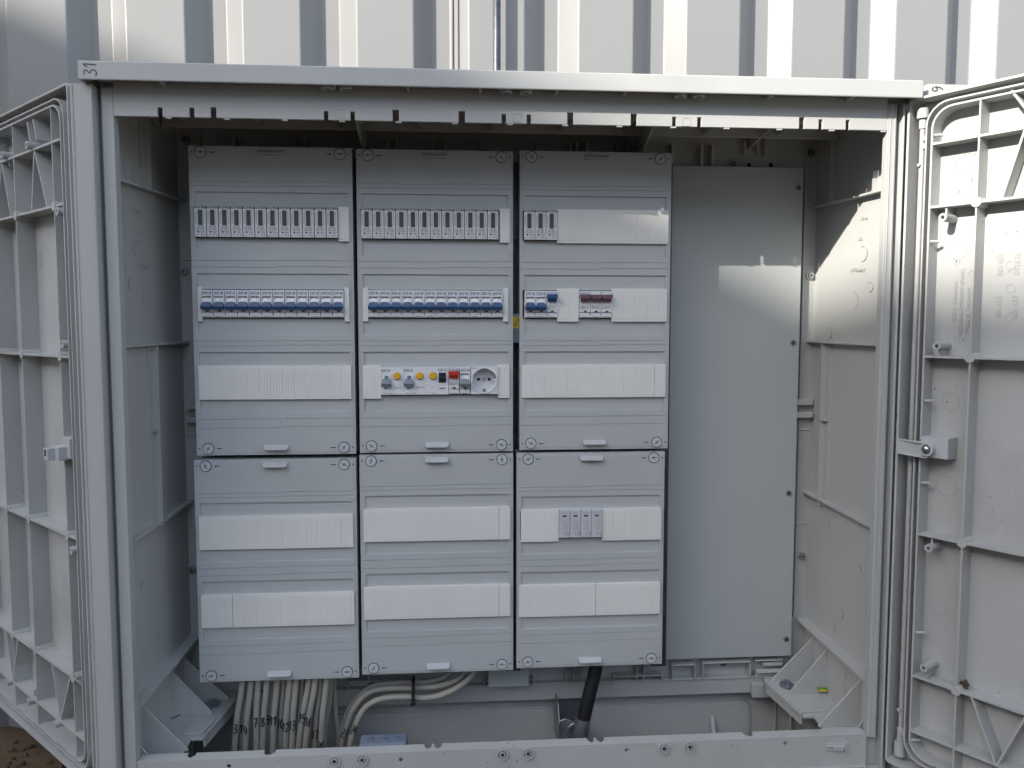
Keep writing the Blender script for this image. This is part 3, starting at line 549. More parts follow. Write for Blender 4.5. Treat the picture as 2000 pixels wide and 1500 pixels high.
# ------------------------------------------------------------ covers
def cover(x0, x1, z0, z1, rows, label, y=0, fr=0):
    """moulded cover plate; rows: list of (z_row, openings[(xa,xb)], strips[(xa,xb)])"""
    t = empty('cover_plate', ((x0+x1)/2, y, z0), label, 'cover plate', 'cover plates')
    w = MB(); xm = (x0+x1)/2+.006; gw = .0007
    xs = [x0, x1, x0+.0035, x1-.0035, x0+.010, x1-.010, xm, xm+gw]; zs = [z0, z1, z0+.0035, z1-.0035]; cut = []; gro = []; rec = []
    for zr, ops in rows:
        rec.append((x0+.0075, x1-.0075, zr-.0465, zr+.0455))
        for a, b in ops: cut.append((a, b, zr-.0222, zr+.0222))
    zr_ = [r[0] for r in rows]
    bands = []
    for i in range(len(zr_)+1):
        hi = z1 if i == 0 else zr_[i-1]-.0465; lo = z0 if i == len(zr_) else zr_[i]+.0455
        if i == 0: bands.append((lo+.0085, lo+.0160))
        elif i == len(zr_): bands.append((hi-.0100, hi-.0220))
        else: bands.append((hi-.0095, lo+.0105))
    for b1, b2 in bands:
        gro.append((x0+.002, xm, b1-gw/2, b1+gw/2)); gro.append((xm+.004, x1-.002, b1-gw/2+.0006, b1+gw/2+.0006))
        gro.append((xm+.002, x1-.002, b2-gw/2, b2+gw/2)); gro.append((x0+.002, xm, b2-.0014-gw/2, b2-.0014+gw/2))
        gro.append((xm+.0005, xm+.0005+gw, min(b1, b2)+.002, max(b1, b2)-.002))
    for a, b, c, d in rec+cut+gro: xs += [a, b]; zs += [c, d]
    def dep(x, z):
        for a, b, c, d in cut:
            if a < x < b and c < z < d: return None
        e = .0022 if (x < x0+.0035 or x > x1-.0035 or z < z0+.0035 or z > z1-.0035) else 0
        for a, b, c, d in rec:
            if a < x < b and c < z < d: return y+.0024
        for a, b, c, d in gro:
            if a < x < b and c < z < d: return y+.0009
        return y+e*.35
    w.terrace(xs, zs, dep, back=y+.045)
    bmesh.ops.remove_doubles(w.bm, verts=w.bm.verts, dist=1e-6)
    obj('plate', w, COV, t, bevel=.0004, seg=2)
    for (cz, sg) in ((z1-.0092, 1), (z0+.0105, -1)):
        for cx_ in (x0+.0178, x1-.0178):
            w = MB(); w.mi = 1; w.cyl((cx_, y-.0001, cz), (cx_, y-.0006, cz), .0087, None, 28); w.mi = 0; w.cyl((cx_, y-.0004, cz-.0002), (cx_, y-.0016, cz-.0002), .0078, .0075, 28); w.mi = 1
            th = random.uniform(0, math.pi) if random.random() < .8 else 0; c_, s_ = math.cos(th), math.sin(th)
            for (L, a_, b_) in ((.0048, c_, s_), (.0026, -s_, c_)):
                p = Vector((cx_, 0, cz)); d = Vector((a_, 0, b_))*L; q = Vector((-b_, 0, a_))*.00045
                w.hexa([tuple(p-d-q+Vector((0, y-.0019, 0))), tuple(p+d-q+Vector((0, y-.0019, 0))), tuple(p+d+q+Vector((0, y-.0019, 0))), tuple(p-d+q+Vector((0, y-.0019, 0))), tuple(p-d-q+Vector((0, y-.0014, 0))), tuple(p+d-q+Vector((0, y-.0014, 0))), tuple(p+d+q+Vector((0, y-.0014, 0))), tuple(p-d+q+Vector((0, y-.0014, 0)))])
            obj('quarter_turn_screw', w, [SCREWP, DARK], t)
        for (xa, s) in ((x0+.0310, 1), (x1-.0310, -1)): w = MB(); w.prism([(xa, cz+.0007), (xa+s*.009, cz+.0001), (xa+s*.009, cz-.0001), (xa, cz-.0013)], 1, y-.0003, y-.0001); obj('slot', w, DARK, t)
        for xa in (x0+.0045, x1-.0045): w = MB(); w.box(xa-.0009, xa+.0009, y-.0003, y+.0005, cz-.0010, cz+.0010); obj('pip', w, DARK, t)
        w = MB(); cx_ = (x0+x1)/2; tz = cz+.0006; L = .0188
        A = [(cx_-L, y, tz+.0060), (cx_+L, y, tz+.0060), (cx_+L, y-.0008, tz+.0058), (cx_-L, y-.0008, tz+.0058)]
        w.hexa([(cx_-L+.001, y, tz-.0042), (cx_+L-.001, y, tz-.0042), (cx_+L-.0045, y-.0075, tz-.0036), (cx_-L+.0045, y-.0075, tz-.0036), (cx_-L, y, tz+.0044), (cx_+L, y, tz+.0044), (cx_+L-.001, y-.0075, tz-.0014), (cx_-L+.001, y-.0075, tz-.0014)])
        obj('finger_tab', w, COV, t, bevel=.0006, seg=2)
    return t
def strip(t, xa, xb, zr, y=0, n=None):
    w = MB(); zt_, zb_ = zr+.0250, zr-.0262; xs = [xa, xb]; gro = []
    L = xb-xa; step = .0044; k = int(L/step)
    for i in range(1, k):
        x = xa+i*L/k; major = (i % 4 == 0); gw = .0006 if not major else .0009; gro.append((x-gw/2, x+gw/2, .0007 if major else .0003)); xs += [x-gw/2, x+gw/2]
    zs = [zb_, zt_, zb_+.0035, zt_-.0035]
    def dep(x, z):
        if z < zb_+.0035 or z > zt_-.0035: return y-.0024
        for a, b, d in gro:
            if a < x < b: return y-.0028+d
        return y-.0028
    w.terrace(xs, zs, dep, back=y+.0035)
    return obj('blanking_strip', w, STRIP, t, bevel=.0002)
Z1, Z2, Z3 = .1535, .0330, -.0850
c1 = cover(-.3890, -.1500, -.1965, .2660, [(Z1, [(-.3815, -.156)]), (Z2, [(-.380, -.157)]), (Z3, [(-.3815, -.157)])], 'tall upper left cover plate with twelve meters and twelve breakers')
c2 = cover(-.1438, .0925, -.1950, .2650, [(Z1, [(-.1375, .087)]), (Z2, [(-.135, .084)]), (Z3, [(-.137, .087)])], 'tall upper middle cover plate with meters, breakers and a socket')
c3 = cover(.1030, .3385, -.1935, .2665, [(Z1, [(.1075, .333)]), (Z2, [(.1075, .333)]), (Z3, [(.1085, .333)])], 'tall upper right cover plate with only three meters')
Z4, Z5 = -.3150, -.4372
l1 = cover(-.3930, -.1500, -.5505, -.2030, [(Z4, [(-.385, -.157)]), (Z5, [(-.385, -.157)])], 'lower left cover plate above the grey cables, one strip split', y=-.003)
l2 = cover(-.1448, .0930, -.5470, -.1985, [(-.3080, [(-.138, .087)]), (-.4315, [(-.138, .087)])], 'lower middle cover plate, blank, between the two other lower plates', y=-.001)
l3 = cover(.0985, .3340, -.5445, -.1985, [(-.3130, [(.104, .328)]), (-.4340, [(.104, .328)])], 'lower right cover plate with the grey surge arrester', y=-.001)
for t, a, b, z, y in ((c1, -.1718, -.1555, Z1, 0), (c1, -.3805, -.3745, Z2, 0), (c1, -.1640, -.1567, Z2, 0), (c1, -.3822, -.1700, Z3, 0), (c1, -.1698, -.1555, Z3, 0),
                   (c2, .0720, .0875, Z1, 0), (c2, -.1360, -.1285, Z2, 0), (c2, .0768, .0850, Z2, 0), (c2, -.1375, -.1105, Z3, 0), (c2, .0690, .0868, Z3, 0),
                   (c3, .1602, .3340, Z1, 0), (c3, .1608, .1945, Z2, 0), (c3, .2460, .3335, Z2, 0), (c3, .1062, .3145, Z3, 0), (c3, .3150, .3330, Z3, 0),
                   (l1, -.3872, -.1555, Z4, -.003), (l1, -.3872, -.3405, Z5, -.003), (l1, -.3398, -.1553, Z5, -.003), (l2, -.1395, .0700, -.3080, -.001), (l2, .0706, .0880, -.3080, -.001), (l2, -.1405, .0700, -.4315, -.001), (l2, .0706, .0880, -.4315, -.001),
                   (l3, .1050, .1645, -.3130, -.001), (l3, .2335, .3290, -.3130, -.001), (l3, .1020, .2240, -.4340, -.001), (l3, .2246, .3285, -.4340, -.001)):
    strip(t, a, b, z, y)
# ------------------------------------------------------------ energy meters
def meter():
    x0, x1, z0, z1 = -.3810, -.38100+.01745, .1312, .1770; W_ = x1-x0; H = z1-z0; yf = -.0065
    t = empty('energy_meter', ((x0+x1)/2, 0, z0), '', 'energy meter', 'single phase energy meters')
    w = MB(); w.mi = 1; w.box(x0, x1-.0001, yf+.002, .050, z0, z1); w.mi = 0; w.box(x0+.0006, x1-.0006, yf, yf+.0021, z0+.0008, z1-.0006); obj('body', w, [METER, DARK], t, bevel=.0003)
    w = MB(); lx0, lx1, lz0, lz1 = x0+.31*W_, x0+.69*W_, z1-.615*H, z1-.115*H
    w.box(lx0, lx1, yf-.0003, yf+.0005, lz0, lz1); obj('display', w, LCD, t)
    w = MB(); R_, U_ = (1, 0, 0), (0, 0, 1); y = yf-.0002; cx_ = (x0+x1)/2
    w.text('B+G E-TECH', (cx_, y, z1-.055*H), R_, U_, .0034, bold=.05)
    w.text('CE M18 0120', (x0+.17*W_, y, z1-.38*H), (0, 0, 1), (-1, 0, 0), .0032); w.text('TXL0147118 kWh', (x0+.82*W_, y, z1-.36*H), (0, 0, 1), (-1, 0, 0), .0028)
    for i, s_ in enumerate(('DRT428A', '230V 50Hz', '0.25-5(50)A')): w.text(s_, (cx_, y, z1-(.665+.045*i)*H), R_, U_, .0025)
    w.cyl((x0+.32*W_, y, z1-.825*H), (x0+.32*W_, y-.0004, z1-.825*H), .0014, None, 14)
    w.text('1000imp', (x0+.68*W_, y, z1-.815*H), R_, U_, .0022); w.text('/kWh', (x0+.68*W_, y, z1-.85*H), R_, U_, .0022)
    zc = z1-.915*H; s_ = .0009
    for i in range(4):
        xc = x0+(.2+.2*i)*W_
        if i == 0: w.prism([(xc-s_, zc-s_), (xc+s_, zc-s_), (xc, zc+s_)], 1, y-.0001, y)
        elif i == 1: w.box(xc-.00025, xc+.00025, y-.0001, y, zc-s_, zc+s_)
        elif i == 2: w.box(xc-s_, xc+s_, y-.0001, y, zc+s_*.6, zc+s_); w.box(xc-s_, xc+s_, y-.0001, y, zc-s_, zc-s_*.6); w.box(xc-s_, xc-s_*.6, y-.0001, y, zc-s_*.6, zc+s_*.6); w.box(xc+s_*.6, xc+s_, y-.0001, y, zc-s_*.6, zc+s_*.6)
        else: w.cyl((xc, y, zc), (xc, y-.0001, zc), s_*.9, None, 10)
    obj('printing', w, INK, t); return t
M0 = meter(); first = True
for base, n, dz, where in ((-.3810, 12, 0, 'left'), (-.1373, 12, -.0003, 'middle'), (.1084, 3, -.0004, 'right')):
    for i in range(n):
        lab = f'{ORD[i]} white digital meter from the left in the {where} cover\'s top row'
        pitch = .01748 if where == 'left' else (.0173 if where == 'middle' else .0171)
        if first: M0['label'] = lab; first = False
        else: dup(M0, base-(-.3810)+i*pitch, dz, lab)
# ------------------------------------------------------------ breakers
def breaker_body(w, x0, x1, z0, z1, tog=True):
    """one-module face with stepped profile; recess for toggle"""
    yf = -.0062; H = z1-z0
    w.box(x0+.0001, x1-.0001, -.001, .048, z0, z1)
    w.prism([(-.0011, z1-.0002), (yf, z1-.0008), (yf, z1-.235*H), (-.0011, z1-.235*H)], 0, x0+.0003, x1-.0003)          # logo face
    w.prism([(-.0011, z0+.345*H), (yf, z0+.345*H), (yf, z0+.205*H), (-.0011, z0+.205*H)], 0, x0+.0003, x1-.0003)       # lower face
    w.prism([(-.0011, z0+.190*H), (yf+.0012, z0+.190*H), (yf+.0012, z0+.0008), (-.0011, z0+.0002)], 0, x0+.0003, x1-.0003)
    w.box(x0+.0003, x0+.0020, yf, -.0011, z0+.3455*H, z1-.2355*H); w.box(x1-.0026, x1-.0003, yf, -.0011, z0+.3455*H, z1-.2355*H)
def drum(w, x0, x1, z0, z1):
    H = z1-z0; zc = z0+.545*H
    for a, b, r in ((x0+.0023, x0+.0058, .0085), (x0+.0061, x1-.0067, .0089), (x1-.0064, x1-.0029, .0085)):
        pts = []
        for i in range(9): t = math.radians(-65+i*16.25); pts.append((.002-r*math.cos(t)*.95, zc+r*math.sin(t)*1.0))
        pts += [(.002, zc+r*.9), (.002, zc-r*.9)]; w.prism(pts, 0, a, b)
def toggle(w, x0, x1, zc, up=False, dy=0):
    yf = -.0062
    if not up: P_ = [(x0+.0004, zc-.0015), (x0+.0026, zc+.0042), (x0+.0055, zc+.0052), (x1-.0055, zc+.0052), (x1-.0026, zc+.0042), (x1-.0004, zc-.0015)]
    else: P_ = [(x0+.0002, zc+.0050), (x1-.0002, zc+.0050), (x1-.0002, zc+.0004), (x1-.0016, zc-.0014), (x0+.0016, zc-.0014), (x0+.0002, zc+.0004)]
    if not up:
        A = [w.v(x, yf+.0008, z+.0008) for x, z in P_]; B = [w.v(x, yf-.0072 if z < zc else yf-.0045, z) for x, z in P_]
        n = len(P_); w.face(B); w.face(A[::-1])
        for i in range(n): w.face([A[i], A[(i+1) % n], B[(i+1) % n], B[i]])
        w.hexa([(x0+.0004, yf-.0072, zc-.0015), (x1-.0004, yf-.0072, zc-.0015), (x1-.0004, yf-.0004, zc-.0015), (x0+.0004, yf-.0004, zc-.0015), ][:4]+[(x0+.0004, yf-.0072, zc-.00149), (x1-.0004, yf-.0072, zc-.00149), (x1-.0004, yf-.0004, zc-.00149), (x0+.0004, yf-.0004, zc-.00149)])
        w.hexa([(x0+.0014, yf-.0052, zc-.0062), (x1-.0014, yf-.0052, zc-.0062), (x1-.0014, yf+.001, zc-.0050), (x0+.0014, yf+.001, zc-.0050), (x0+.0004, yf-.0071, zc-.0016), (x1-.0004, yf-.0071, zc-.0016), (x1-.0004, yf+.001, zc-.0016), (x0+.0004, yf+.001, zc-.0016)])
    else:
        w.prism([(x, z) for x, z in P_], 1, yf-.0075, yf-.0003)
        w.hexa([(x0+.0014, yf-.0035, zc-.0062), (x1-.0014, yf-.0035, zc-.0062), (x1-.0014, yf+.003, zc-.0055), (x0+.0014, yf+.003, zc-.0055), (x0+.0014, yf-.0062, zc-.0015), (x1-.0014, yf-.0062, zc-.0015), (x1-.0014, yf+.003, zc-.0015), (x0+.0014, yf+.003, zc-.0015)])
def logo(w, cx_, z, y=-.00645, s_=.0039):
    cw = .0020; x = cx_-.0060; h = s_/2; W_ = .00062
    L = {0: [[(0, -h), (0, h)], [(0, h-.0003), (cw, h-.0003)], [(0, 0), (cw*.8, 0)], [(0, -h+.0003), (cw, -h+.0003)]], 1: [[(0, -h), (cw*.6, h)], [(cw*.6, h), (cw*1.2, -h)]],
         2: [[(0, h-.0003), (cw*1.1, h-.0003)], [(cw*.55, h), (cw*.55, -h)]], 3: [[(cw*.15, 0), (cw*.6, 0)]], 4: [[(0, -h), (0, h)], [(0, h), (cw, -h)], [(cw, -h), (cw, h)]]}
    for k in range(5):
        for st in L[k]: w.ribbon([(x+k*.0025+a, z+b) for a, b in st], W_ if k != 3 else .0011, lambda p: (p.x, y, p.y))
def details(w, x0, x1, z0, z1):
    H = z1-z0; xc = (x0+x1)/2+.0007; y = -.0062
    w.box(xc-.0022, xc+.0022, y-.0003, y-.0001, z0+.215*H, z0+.265*H); w.box(x0+.0004, x1-.0004, y+.0008, y+.0011, z0+.1935*H, z0+.2015*H)
    w.box(x0+.003, x1-.003, y+.0008, y+.0011, z0+.040*H, z0+.050*H)
BZ0, BZ1 = .0124, .0540
def mcb(x0, tmat, up, name='circuit_breaker', poles=1, z0=BZ0, z1=BZ1, pitch=.01750, lg=None, group='single pole circuit breakers', cat='circuit breaker', label=''):
    t = empty(name, (x0+poles*pitch/2, 0, z0), label, cat, group)
    w = MB(); wl = MB(); wd = MB()
    for k in range(poles):
        a = x0+k*pitch; b = a+pitch-.0003; breaker_body(w, a, b, z0, z1); drum(wl, a, b, z0, z1); details(wd, a, b, z0, z1)
    obj('body', w, DEV, t, bevel=.0003); obj('drum', wl, DEVL, t); obj('window', wd, BLK, t)
    for k in range(poles):
        a = x0+k*pitch; b = a+pitch-.0003; wt = MB(); H = z1-z0
        toggle(wt, a, b, z0+(.43 if not up else .74)*H, up); obj('toggle', wt, tmat, t, bevel=.0004)
    w = MB(); logo(w, x0+pitch/2, z1-.115*(z1-z0)); obj('logo', w, INKB, t)
    if up:
        w = MB(); w.text('< C16 <', (x0+pitch*.46, -.0064, z0+.31*(z1-z0)), (1, 0, 0), (0, 0, 1), .0028); w.text('~', (x0+pitch*.25, -.0064, z0+.26*(z1-z0)), (1, 0, 0), (0, 0, 1), .003); obj('printing', w, INKG, t)
    return t
B0 = mcb(-.3748, BLUE, False); first = True
for base, n, pitch, where, dz in ((-.3748, 12, .01757, 'left', 0), (-.1283, 12, .01705, 'middle', .0002), (.1101, 2, .0170, 'right', .0002)):
    for i in range(n):
        lab = f'{ORD[i]} blue toggle breaker from the left in the {where} cover\'s second row, switched down'
        if first: B0['label'] = lab; first = False
        else: dup(B0, base+.3748+i*pitch, dz, lab)
mcb(.1442, BLUE, True, label='blue toggle breaker switched up, beside the short white strip in the right cover', group='single pole circuit breakers', pitch=.0168)
mcb(.1952, PURP, True, poles=3, pitch=.01695, label='three pole circuit breaker with plum coloured toggles switched up', group=None)
# ------------------------------------------------------------ middle cover third row: RCBOs, RCD, isolator, breaker, socket
RZ0, RZ1 = -.1052, -.0630; RH = RZ1-RZ0
def yellow_button(t, x, z):
    w = MB(); w.cyl((x, -.0060, z), (x, -.0102, z), .0054, .0050, 24); w.mi = 1; w.ring((x, -.0061, z), (0, -1, 0), .0063, .0055, .0008); obj('test_button', w, [YEL, DEV], t, bevel=.0004)
def rcbo(x0, label):
    x1 = x0+.0345; t = empty('residual_current_breaker', ((x0+x1)/2, 0, RZ0), label, 'residual current breaker', 'residual current breakers with grey toggles')
    w = MB(); w.box(x0, x1-.0002, -.006, .048, RZ0, RZ1); w.box(x0+.0012, x0+.0028, -.0075, -.006, RZ0+.38*RH, RZ1-.27*RH); w.box(x0+.0150, x0+.0166, -.0075, -.006, RZ0+.38*RH, RZ1-.27*RH); obj('body', w, DEV, t, bevel=.0004)
    w = MB(); w.box(x0+.0030, x0+.0148, -.0066, -.0059, RZ0+.45*RH, RZ1-.27*RH); w.mi = 1; w.box(x0+.0060, x0+.0118, -.0085, -.0066, RZ0+.45*RH, RZ1-.30*RH); obj('drum', w, [DEVL, GTOG], t)
    w = MB(); toggle(w, x0+.0005, x0+.0170, RZ0+.45*RH); obj('toggle', w, GTOG, t, bevel=.0004)
    yellow_button(t, x0+.0248, RZ0+.69*RH)
    w = MB(); logo(w, x0+.0075, RZ1-.12*RH, -.0062); obj('logo', w, INKB, t)
    w = MB(); y = -.0062; w.prism([(x0+.0060, RZ0+.26*RH), (x0+.0060, RZ0+.20*RH), (x0+.0098, RZ0+.225*RH)], 1, y-.0001, y)
    obj('indicator', w, BLK, t)
    w = MB(); w.text('B16 ~ 0.03 A', (x0+.0115, y, RZ0+.055*RH), (1, 0, 0), (0, 0, 1), .0028); w.text('16', (x0+.0290, y, RZ0+.40*RH), (1, 0, 0), (0, 0, 1), .0028)
    for (a, za, b, zb_) in ((.020, .30, .032, .25), (.020, .22, .026, .26), (.026, .26, .032, .30)): w.ribbon([(x0+a, RZ0+za*RH), (x0+b, RZ0+zb_*RH)], .0003, lambda p: (p.x, y-.0001, p.y))
    obj('printing', w, INKG, t); return t
r0 = rcbo(-.1103, 'leftmost grey toggle breaker with yellow test button in the middle cover')
dup(r0, .0344, 0, 'second grey toggle breaker with yellow test button, right of its twin')
x0 = -.0416; x1 = x0+.0345
t = empty('residual_current_switch', ((x0+x1)/2, 0, RZ0), 'residual current switch with yellow button and black toggle', 'residual current switch')
w = MB(); w.box(x0, x1-.0002, -.006, .048, RZ0, RZ1); obj('body', w, DEV, t, bevel=.0004)
w = MB(); w.box(x0+.0195, x0+.0305, -.0072, -.0058, RZ0+.44*RH, RZ1-.20*RH); w.box(x0+.0195, x0+.0305, -.0125, -.0072, RZ0+.58*RH, RZ0+.66*RH); obj('toggle', w, BLK, t, bevel=.0005)
yellow_button(t, x0+.0108, RZ0+.69*RH)
w = MB(); logo(w, x0+.0250, RZ1-.105*RH, -.0062); obj('logo', w, INKB, t)
w = MB(); w.box(x0+.0192, x0+.0308, -.0064, -.0059, RZ0+.195*RH, RZ0+.275*RH); w.mi = 1; w.box(x0+.0205, x0+.0295, -.0066, -.0063, RZ0+.215*RH, RZ0+.255*RH); obj('flag_window', w, [DEVL, PURP], t)
w = MB(); y = -.0062; w.text('0.03 A', (x0+.012, y, RZ0+.055*RH), (1, 0, 0), (0, 0, 1), .0028); w.ribbon([(x0+.001, RZ0+.36*RH), (x0+.013, RZ0+.25*RH)], .0003, lambda p: (p.x, y-.0001, p.y)); obj('printing', w, INKG, t)
mcb(-.0072, RED, True, name='isolator_switch', z0=RZ0, z1=RZ1, pitch=.0168, label='small switch with a red toggle, up, in the middle cover', cat='switch', group=None)
mcb(.0098, GTOG, False, z0=RZ0, z1=RZ1, pitch=.0168, label='breaker with grey toggle directly left of the round socket', group=None)
x0, x1 = .0270, .0686; xc, zc = (x0+x1)/2, (RZ0+RZ1)/2+.0003
t = empty('power_socket', (xc, 0, RZ0), 'round earthed power socket in a grey frame on the middle cover', 'socket')
w = MB(); n = 40; R0 = .0188; yf = -.0062
ringo = []; sq = []
for i in range(n):
    a = 2*math.pi*i/n; c_, s_ = math.cos(a), math.sin(a); k = 1/max(abs(c_), abs(s_)); sq.append(w.v(xc+c_*k*(x1-x0)/2, yf, zc+s_*k*RH/2)); ringo.append(w.v(xc+c_*R0, yf, zc+s_*R0))
rin = [w.v(xc+math.cos(2*math.pi*i/n)*(R0-.001), yf+.016, zc+math.sin(2*math.pi*i/n)*(R0-.001)) for i in range(n)]
sb = [w.v(v.co.x, .048, v.co.z) for v in sq]
for i in range(n):
    j = (i+1) % n; w.face([sq[i], sq[j], ringo[j], ringo[i]]); w.face([ringo[i], ringo[j], rin[j], rin[i]]); w.face([sq[i], sq[j], sb[j], sb[i]])
w.face(rin); w.ring((xc, yf, zc), (0, -1, 0), R0+.0012, R0, .0012, 40)
obj('body', w, DEV, t)
yb = yf+.016
for dx in (-.0083, .0083): w = MB(); w.cyl((xc+dx, yb-.0003, zc+.0008), (xc+dx, yb+.0001, zc+.0008), .0026, None, 18); obj('pin_hole', w, DARK, t)
w = MB(); w.ring((xc, yb-.0006, zc+.0008), (0, -1, 0), .0024, .0018, .0006, 18); obj('centre_screw', w, DARK, t)
for a_, b_ in ((zc+R0-.0045, zc+R0-.0020), (zc-R0+.0020, zc-R0+.0055)): w = MB(); w.box(xc-.0015, xc+.0015, yf+.002, yb, a_, b_); obj('earth_clip', w, CHROME, t)
for a_, b_ in ((xc-R0+.0002, xc-R0+.0022), (xc+R0-.0022, xc+R0-.0002)): w = MB(); w.box(a_, b_, yf+.001, yb, zc-.0015, zc+.0035); obj('guide_rib', w, DEV, t)
w = MB(); w.text('SCHRACK', (x0+.0052, yf-.0002, RZ1-.002), (1, 0, 0), (0, 0, 1), .0022); obj('printing', w, INKG, t)
# ------------------------------------------------------------ surge arrester
x0, x1, z0, z1 = .1650, .2330, -.3330, -.2872; y = -.0075
t = empty('surge_arrester', ((x0+x1)/2, 0, z0), 'grey four module surge arrester in the lower right cover', 'surge arrester')
w = MB(); w.box(x0, x1, y+.002, .045, z0, z1)
for k in range(4): a = x0+k*.017; w.box(a+.0004, a+.0166, y, y+.0021, z0+.0006, z1-.0012)
obj('body', w, ARR, t, bevel=.0004)
w = MB(); wp = MB()
for k in range(4):
    a = x0+k*.017+.0085; w.box(a-.0034, a+.0034, y-.0002, y+.0005, z1-.0118, z1-.0094)
    wp.text('SLP-275 V', (a, y-.0001, z1-.0065), (1, 0, 0), (0, 0, 1), .0024); wp.text('Uc 275V ~', (a, y-.0001, z1-.0185), (1, 0, 0), (0, 0, 1), .0026); wp.text('T1 T2 IEC', (a, y-.0001, z1-.0215), (1, 0, 0), (0, 0, 1), .0022)
    for i in range(4): wp.text(('In 20kA', 'Imax 40kA', 'Up 1.35kV', 'L/N 2023')[i], (a+.001, y-.0001, z1-.0250-.0026*i), (1, 0, 0), (0, 0, 1), .0021)
    wp.text('CE', (a+.0035, y-.0001, z0+.0065), (1, 0, 0), (0, 0, 1), .0068)
obj('indicator', w, BLK, t); obj('printing', wp, INKG, t)
# ------------------------------------------------------------ terminal block in the gap
c0 = pt(1009, 640, 1.265)
t = empty('terminal_block', (c0.x, .03, c0.z-.02), 'terminal block with a yellow warning sticker, in the gap between two covers', 'terminal block')
w = MB(); w.box(c0.x-.016, c0.x+.016, .012, .0510, c0.z-.024, c0.z+.022); obj('body', w, GTOG, t, bevel=.001)
w = MB(); w.box(c0.x-.015, c0.x+.015, .0112, .0119, c0.z-.001, c0.z+.017); obj('sticker', w, YLAB, t)
w = MB(); s_ = .0055; zc = c0.z+.0095
for p0, p1 in (((-s_, -s_), (s_, -s_)), ((s_, -s_), (0, s_)), ((0, s_), (-s_, -s_)), ((0, -.0022), (0, .0015))): w.ribbon([p0, p1], .0009, lambda p: (c0.x+.0008+p.x, .0110, zc+p.y))
obj('warning_triangle', w, INK, t)
# ------------------------------------------------------------ cables
def cable(ctrl, r, label, num=None, at=None, h=.010, grp='numbered grey cables'):
    P_ = smooth2([tuple(c) for c in ctrl], 6); w = MB(); w.tube(P_, r, 14); o = obj('cable', w, CABLE, smooth=True); prop(o, label, 'cable', grp)
    if num:
        c0 = at; i = min(range(len(P_)-1), key=lambda i: (Vector(P_[i])-c0).length); d = (Vector(P_[i+1])-Vector(P_[i])).normalized()
        if d.z > 0: d = -d
        R_ = Vector((-d.z, 0, d.x)).normalized()
        ax = Vector(P_[i])+d*(c0-Vector(P_[i])).dot(d)
        up = -d
        def fn(p):
            q = max(-r*.98, min(r*.98, p.x)); return tuple(ax+R_*q+up*p.y+Vector((0, -math.sqrt(max(0, r*r-q*q))-.0003, 0)))
        w = MB(); handwrite(w, num, h*1.4, .0021, fn, .5, .38); obj('marker_number', w, INK, o)
    return o
spec = [(473, 458, 1.250, '3', 1420, 455, 'leftmost cable of the bundle, its number half hidden'), (484, 470, 1.262, '1', 1421, 470, 'second cable from the left, thin and set back'), (490, 479, 1.250, '4', 1423, 480, 'third grey cable of the bundle, a 4 written low on it'),
        (504, 501, 1.250, '7', 1409, 499, 'fourth grey cable of the bundle, a 7 written on it'), (521, 513, 1.250, '8', 1407, 515, 'grey cable of the bundle with a clear 8 written on it'), (531, 523, 1.262, '9', 1403, 527, 'narrow set back cable with a nine written on it'), (541, 533, 1.250, '11', 1405, 536, 'grey cable with a double one written on it, left of the gap'),
        (553, 548, 1.260, '10', 1411, 548, 'grey cable reading ten, partly behind its neighbour'), (565, 557, 1.250, '12', 1418, 557, 'grey cable reading twelve, just below the neighbouring ten'), (578, 570, 1.250, '13', 1414, 570, 'grey cable of the bundle reading thirteen, beside an unmarked one'), (590, 585, 1.262, None, 0, 0, 'unmarked grey cable between those marked 13 and 15'),
        (602, 583, 1.250, '15', 1400, 589, 'grey cable reading fifteen, the highest number in the bundle'), (615, 596, 1.248, '16', 1407, 602, 'grey cable reading sixteen, slanting down to the left'), (626, 614, 1.258, '17', 1434, 615, 'grey cable reading seventeen, its number low down'), (637, 627, 1.248, '20', 1456, 627, 'grey cable with number twenty written right at the sill edge')]
for u0, u1, d, num, nv, nu, lab in spec:
    a = pt(u0+3, 1290, d+.01); b = pt(u0, 1335, d); c = pt((u0+u1)/2-2, 1400, d-.004); e = pt(u1, 1468, d); f = pt(u1-6, 1600, d+.005)
    cable([(a.x, .02, -.42), (a.x, .022, -.50), b, c, e, f, (f.x, f.y, -.95)], .0048, lab, num, pt(nu, nv, d-.003) if num else None, .0105)
a = [pt(645, 1320, 1.26), pt(643, 1370, 1.27), pt(634, 1440, 1.28), pt(630, 1600, 1.28)]; cable([(a[0].x, .03, -.45)]+a, .0046, 'unmarked grey cable set back at the right of the bundle')
a = [pt(652, 1320, 1.28), pt(655, 1390, 1.285), pt(662, 1440, 1.29), pt(672, 1600, 1.29)]; cable([(a[0].x, .045, -.45)]+a, .0046, 'unmarked grey cable leaning away to the right of the bundle')
def path2(pts, d): return [pt(u, v, d) for u, v in pts]
ca = path2([(925, 1285), (908, 1314), (890, 1329), (850, 1341), (800, 1344), (750, 1345), (716, 1355), (690, 1385), (675, 1425), (667, 1465), (662, 1600)], 1.275)
cable([(ca[0].x+.002, .05, -.50)]+ca, .0050, 'bent grey cable marked 23, tied to its neighbour', '23', pt(676, 1431, 1.275), .0105, 'bent grey cables')
cb = path2([(938, 1285), (920, 1320), (893, 1343), (860, 1358), (830, 1363), (790, 1361), (750, 1364), (722, 1375), (704, 1395), (692, 1425), (683, 1465), (676, 1600)], 1.262)
cable([(cb[0].x+.002, .04, -.50)]+cb, .0050, 'bent grey cable marked 24, lowest of the tied three', '24', pt(694, 1424, 1.262), .0105, 'bent grey cables')
